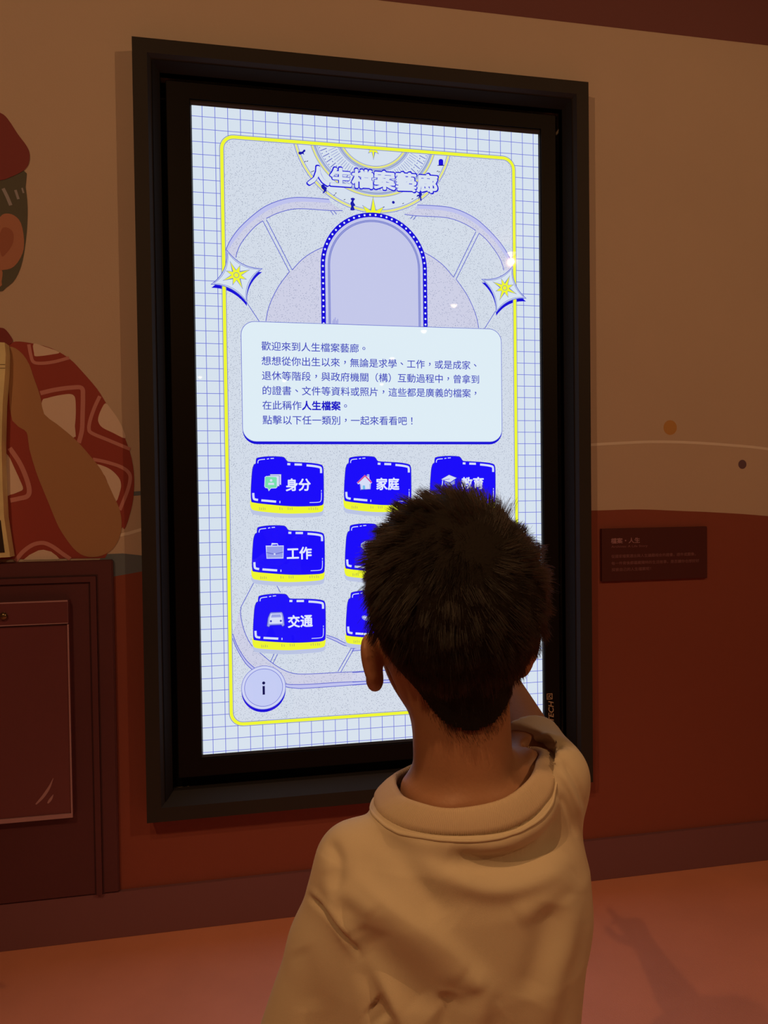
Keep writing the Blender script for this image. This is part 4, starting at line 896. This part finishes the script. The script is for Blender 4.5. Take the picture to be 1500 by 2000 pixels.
for t_, bulge in ((-.10, -.002), (0, .0008), (.06, .0032), (.2, .0042), (.5, .0048), (.8, .0042), (.95, .0028), (1.0, .0), (.95, -.0026), (.6, -.0022), (.2, -.003)):
    p = oc*(1-t_)+ic*t_; rad = p-A_(cc[0], cc[1], 0); rad[:, 2] = 0; rad /= np.linalg.norm(rad, axis=1, keepdims=True); up = (ic-oc); up /= np.linalg.norm(up, axis=1, keepdims=True)
    tg = np.roll(p, -1, 0)-np.roll(p, 1, 0); nn = np.cross(tg, up); nn /= np.linalg.norm(nn, axis=1, keepdims=True); nn *= np.sign((nn*(rad*.6+A_(0, 0, .6))).sum(1))[:, None]
    rows_.append(p+nn*bulge)
R_ = len(rows_); N_ = len(oc); cv = np.concatenate(rows_); cq = np.array([(r*N_+i, r*N_+(i+1) % N_, (r+1)*N_+(i+1) % N_, (r+1)*N_+i) for r in range(R_-1) for i in range(N_)])
col_o = npmesh('collar', cv, cq, M_rib, ts)
uvl = col_o.data.uv_layers.new(name='UVMap'); li = np.array([[(i/N_, r/R_), ((i+1)/N_, r/R_), ((i+1)/N_, (r+1)/R_), (i/N_, (r+1)/R_)] for r in range(R_-1) for i in range(N_)]).reshape(-1); uvl.data.foreach_set('uv', li)
# stitched seams: a raised cord below the collar and the sleeve seam
def cord(name, pts, r, m, parent, closed=False):
    p = [Vector(q) for q in pts]; n = len(p); vs, fs = [], []
    for i in range(n):
        a = p[i-1] if closed or i else p[i]; b = p[(i+1) % n] if closed or i < n-1 else p[i]; t = (b-a).normalized(); u = t.cross(Vector((0, 0, 1))); u = u.normalized() if u.length > 1e-4 else Vector((1, 0, 0)); v = t.cross(u)
        for k in range(6): vs.append(p[i]+(u*math.cos(k*PI/3)+v*math.sin(k*PI/3))*r)
    for i in range(n if closed else n-1):
        for k in range(6): fs.append((6*i+k, 6*i+(k+1) % 6, 6*((i+1) % n)+(k+1) % 6, 6*((i+1) % n)+k))
    return pyd(name, vs, fs, m, parent, True)
seam = cm*0+oc*1.08-ic*.08
# the seam hugs the nearest cloth
def snap(pts, off=0.0):
    out = []
    for q in pts:
        i = np.argmin(((tp[used]-q)**2).sum(1)); j = used[i]; out.append(tp[j]+tn[j]*off)
    return np.array(out)
sm_ = snap(oc+(oc-ic)*.22, .0002)
for _ in range(14): sm_ = (np.roll(sm_, 1, 0)+np.roll(sm_, -1, 0)+2*sm_)/4
sm_ = snap(sm_, .0004)
for _ in range(3): sm_ = (np.roll(sm_, 1, 0)+np.roll(sm_, -1, 0)+2*sm_)/4
cord('neck_seam', sm_, .0016, M_shirt, ts, True)

# ------------------------------------------------------------------ hair
M_under = mat('hair_undercoat', (.008, .006, .005, 1), .8, bump=.5, bscale=300, spec=.2)
M_hair = bpy.data.materials.new('hair'); M_hair.use_nodes = True; nt = M_hair.node_tree; nt.nodes.remove(nt.nodes['Principled BSDF'])
hb = nt.nodes.new('ShaderNodeBsdfHairPrincipled'); hb.parametrization = 'MELANIN'; hb.inputs['Melanin'].default_value = 1.0; hb.inputs['Melanin Redness'].default_value = .5
hb.inputs['Roughness'].default_value = .38; hb.inputs['Radial Roughness'].default_value = .5; hb.inputs['Random Roughness'].default_value = .2; hb.inputs['Random Color'].default_value = .2
nt.links.new(hb.outputs[0], nt.nodes['Material Output'].inputs[0])
tri = bq; fc = bp[tri].mean(1); fnrm = np.cross(bp[tri[:, 2]]-bp[tri[:, 0]], bp[tri[:, 3]]-bp[tri[:, 1]]); fa = np.linalg.norm(fnrm, axis=1)/2; fnrm /= (2*fa[:, None]+1e-12)
if (fnrm[np.argmax(fc[:, 2])][2]) < 0: fnrm = -fnrm
loc = fc-HC; az = np.degrees(np.arctan2(np.abs(loc[:, 0]), -loc[:, 1]))            # 0 behind, 180 in front
zmin = np.interp(az, [0, 18, 35, 55, 72, 84, 100, 112, 125, 180], [-.128, -.122, -.108, -.086, -.052, -.022, -.016, -.030, .045, .052])
isear = ((np.linalg.norm((fc-EL)/A_(.016, .022, .036), axis=1) < 1) & (loc[:, 0] < -.074)) | ((np.linalg.norm((fc-ER)/A_(.016, .022, .036), axis=1) < 1) & (loc[:, 0] > .072))
edge_ = loc[:, 2]-zmin; ok = (edge_ > 0) & (fc[:, 2] > 1.0) & ~isear & (np.abs(loc[:, 0]) < .085) & (np.abs(loc[:, 1]) < .12)
idx = np.nonzero(ok)[0]; pr_ = fa[idx]*np.clip((edge_[idx]+.004)/.026, .05, 1); pr_ = pr_/pr_.sum()
# undercoat: the scalp lifted a little
lift = np.zeros(len(bp)); vl = bp-HC; vaz = np.degrees(np.arctan2(np.abs(vl[:, 0]), -vl[:, 1])); vz = np.interp(vaz, [0, 18, 35, 55, 72, 84, 100, 112, 125, 180], [-.128, -.122, -.108, -.086, -.052, -.022, -.016, -.030, .045, .052])
lift = np.clip((vl[:, 2]-vz)/.09, 0, 1)**.8*.0135+.0004
bnn = bn if bn[np.argmax(bp[:, 2])][2] > 0 else -bn
up_ = bp+bnn*lift[:, None]; uq = bq[ok & (edge_ > .016)]; us = np.unique(uq); rm = -np.ones(len(bp), int); rm[us] = np.arange(len(us))
hair_cap = npmesh('hair_cap', up_[us], rm[uq], M_under, person)
NS = 42000; NP = 7
ch = rng.choice(idx, NS, p=pr_); root = fc[ch]+rng.normal(size=(NS, 3))*.0008; nrm = fnrm[ch]; l = root-HC
crown = np.array(Wn(925, 1085, .70))-HC; crown /= np.linalg.norm(crown)
def flow(l_, n_):
    d = l_/np.linalg.norm(l_, axis=1, keepdims=True); t = d-crown*(d@crown)[:, None]; t = t-n_*(t*n_).sum(1)[:, None]; t /= np.linalg.norm(t, axis=1, keepdims=True)+1e-6
    s_ = np.cross(n_, t); a = np.interp(np.degrees(np.arccos(np.clip(d@crown, -1, 1))), [0, 30, 70], [.9, .55, .15])[:, None]
    return t*np.cos(a)+s_*np.sin(a)
fl = flow(l, nrm); hgt_ = (l[:, 2]-np.interp(np.degrees(np.arctan2(np.abs(l[:, 0]), -l[:, 1])), [0, 18, 35, 55, 72, 84, 100, 112, 125, 180], [-.128, -.122, -.108, -.086, -.052, -.022, -.016, -.030, .045, .052]))
length = np.interp(hgt_, [0, .015, .04, .08, .13, .2], [.0025, .006, .015, .028, .033, .033])*rng.uniform(.75, 1.15, NS)
top = np.clip((l[:, 2]-.02)/.07, 0, 1); 
NC = 700; cc_ = root[rng.choice(NS, NC)]; cdir = rng.normal(size=(NC, 3)); clen = rng.uniform(.8, 1.3, NC)
cid = np.empty(NS, int)
for i in range(0, NS, 4000): cid[i:i+4000] = np.argmin(((root[i:i+4000, None]-cc_[None])**2).sum(2), 1)
stand = np.interp(l[:, 2], [-.12, -.03, .05, .09], [.05, .24, .28, .26])
d0 = fl*(1-stand)[:, None]+nrm*stand[:, None]+cdir[cid]*.14*(.3+top)[:, None]+rng.normal(size=(NS, 3))*.07
fwd = np.clip((l[:, 1]+.01)/.05, 0, 1)[:, None]*top[:, None]; d0 = d0+fwd*A_(0, .25, .30)
d0 /= np.linalg.norm(d0, axis=1, keepdims=True); length = length*clen[cid]
wild = rng.random(NS) < .012; d0[wild] += nrm[wild]*.8; d0 /= np.linalg.norm(d0, axis=1, keepdims=True)
tuft = np.exp(-(((root-(HC+A_(.070, -.01, .045)))/.026)**2).sum(1)); d0 += (tuft[:, None]*A_(.9, -.1, .15)); length *= 1+.35*tuft
d0 /= np.linalg.norm(d0, axis=1, keepdims=True)
P_ = np.empty((NS, NP, 3)); pos = root.copy(); d = nrm*.45+d0*.75; d /= np.linalg.norm(d, axis=1, keepdims=True)
for k in range(NP):
    P_[:, k] = pos; d = d*.72+d0*.30+A_(0, 0, -.05)*(1-.5*top)[:, None]; d /= np.linalg.norm(d, axis=1, keepdims=True)
    pos = pos+d*(length/(NP-1))[:, None]
    e = (pos-HC)/A_(.0755, .0930, .0965); r = np.linalg.norm(e, axis=1); ins = (r < 1.03) & (pos[:, 2] > HC[2]-.04); pos[ins] = HC+e[ins]/r[ins, None]*1.03*A_(.0755, .0930, .0965)
# strands of a lock draw together at their tips
tips = np.stack([np.bincount(cid, P_[:, -1, j], NC) for j in range(3)], 1)/np.maximum(np.bincount(cid, minlength=NC), 1)[:, None]
for k in range(1, NP):
    a = (k/(NP-1))**2*.42*np.clip(length/.03, 0, 1)[:, None]; P_[:, k] = P_[:, k]*(1-a)+(tips[cid]*.999+(P_[:, k]-P_[:, -1]))*a
hc = bpy.data.hair_curves.new('hair'); hc.add_curves([NP]*NS)
hc.points.foreach_set('position', P_.astype(np.float32).ravel())
rad = (np.tile(np.linspace(.00030, .00007, NP), NS)*np.repeat(np.clip(length/.018, .35, 1), NP)).astype(np.float32); ra = hc.attributes.get('radius') or hc.attributes.new('radius', 'FLOAT', 'POINT'); ra.data.foreach_set('value', rad)
hc.materials.append(M_hair)
ho = bpy.data.objects.new('hair', hc); COL.objects.link(ho); ho.parent = person; ho.matrix_parent_inverse = person.matrix_world.inverted()
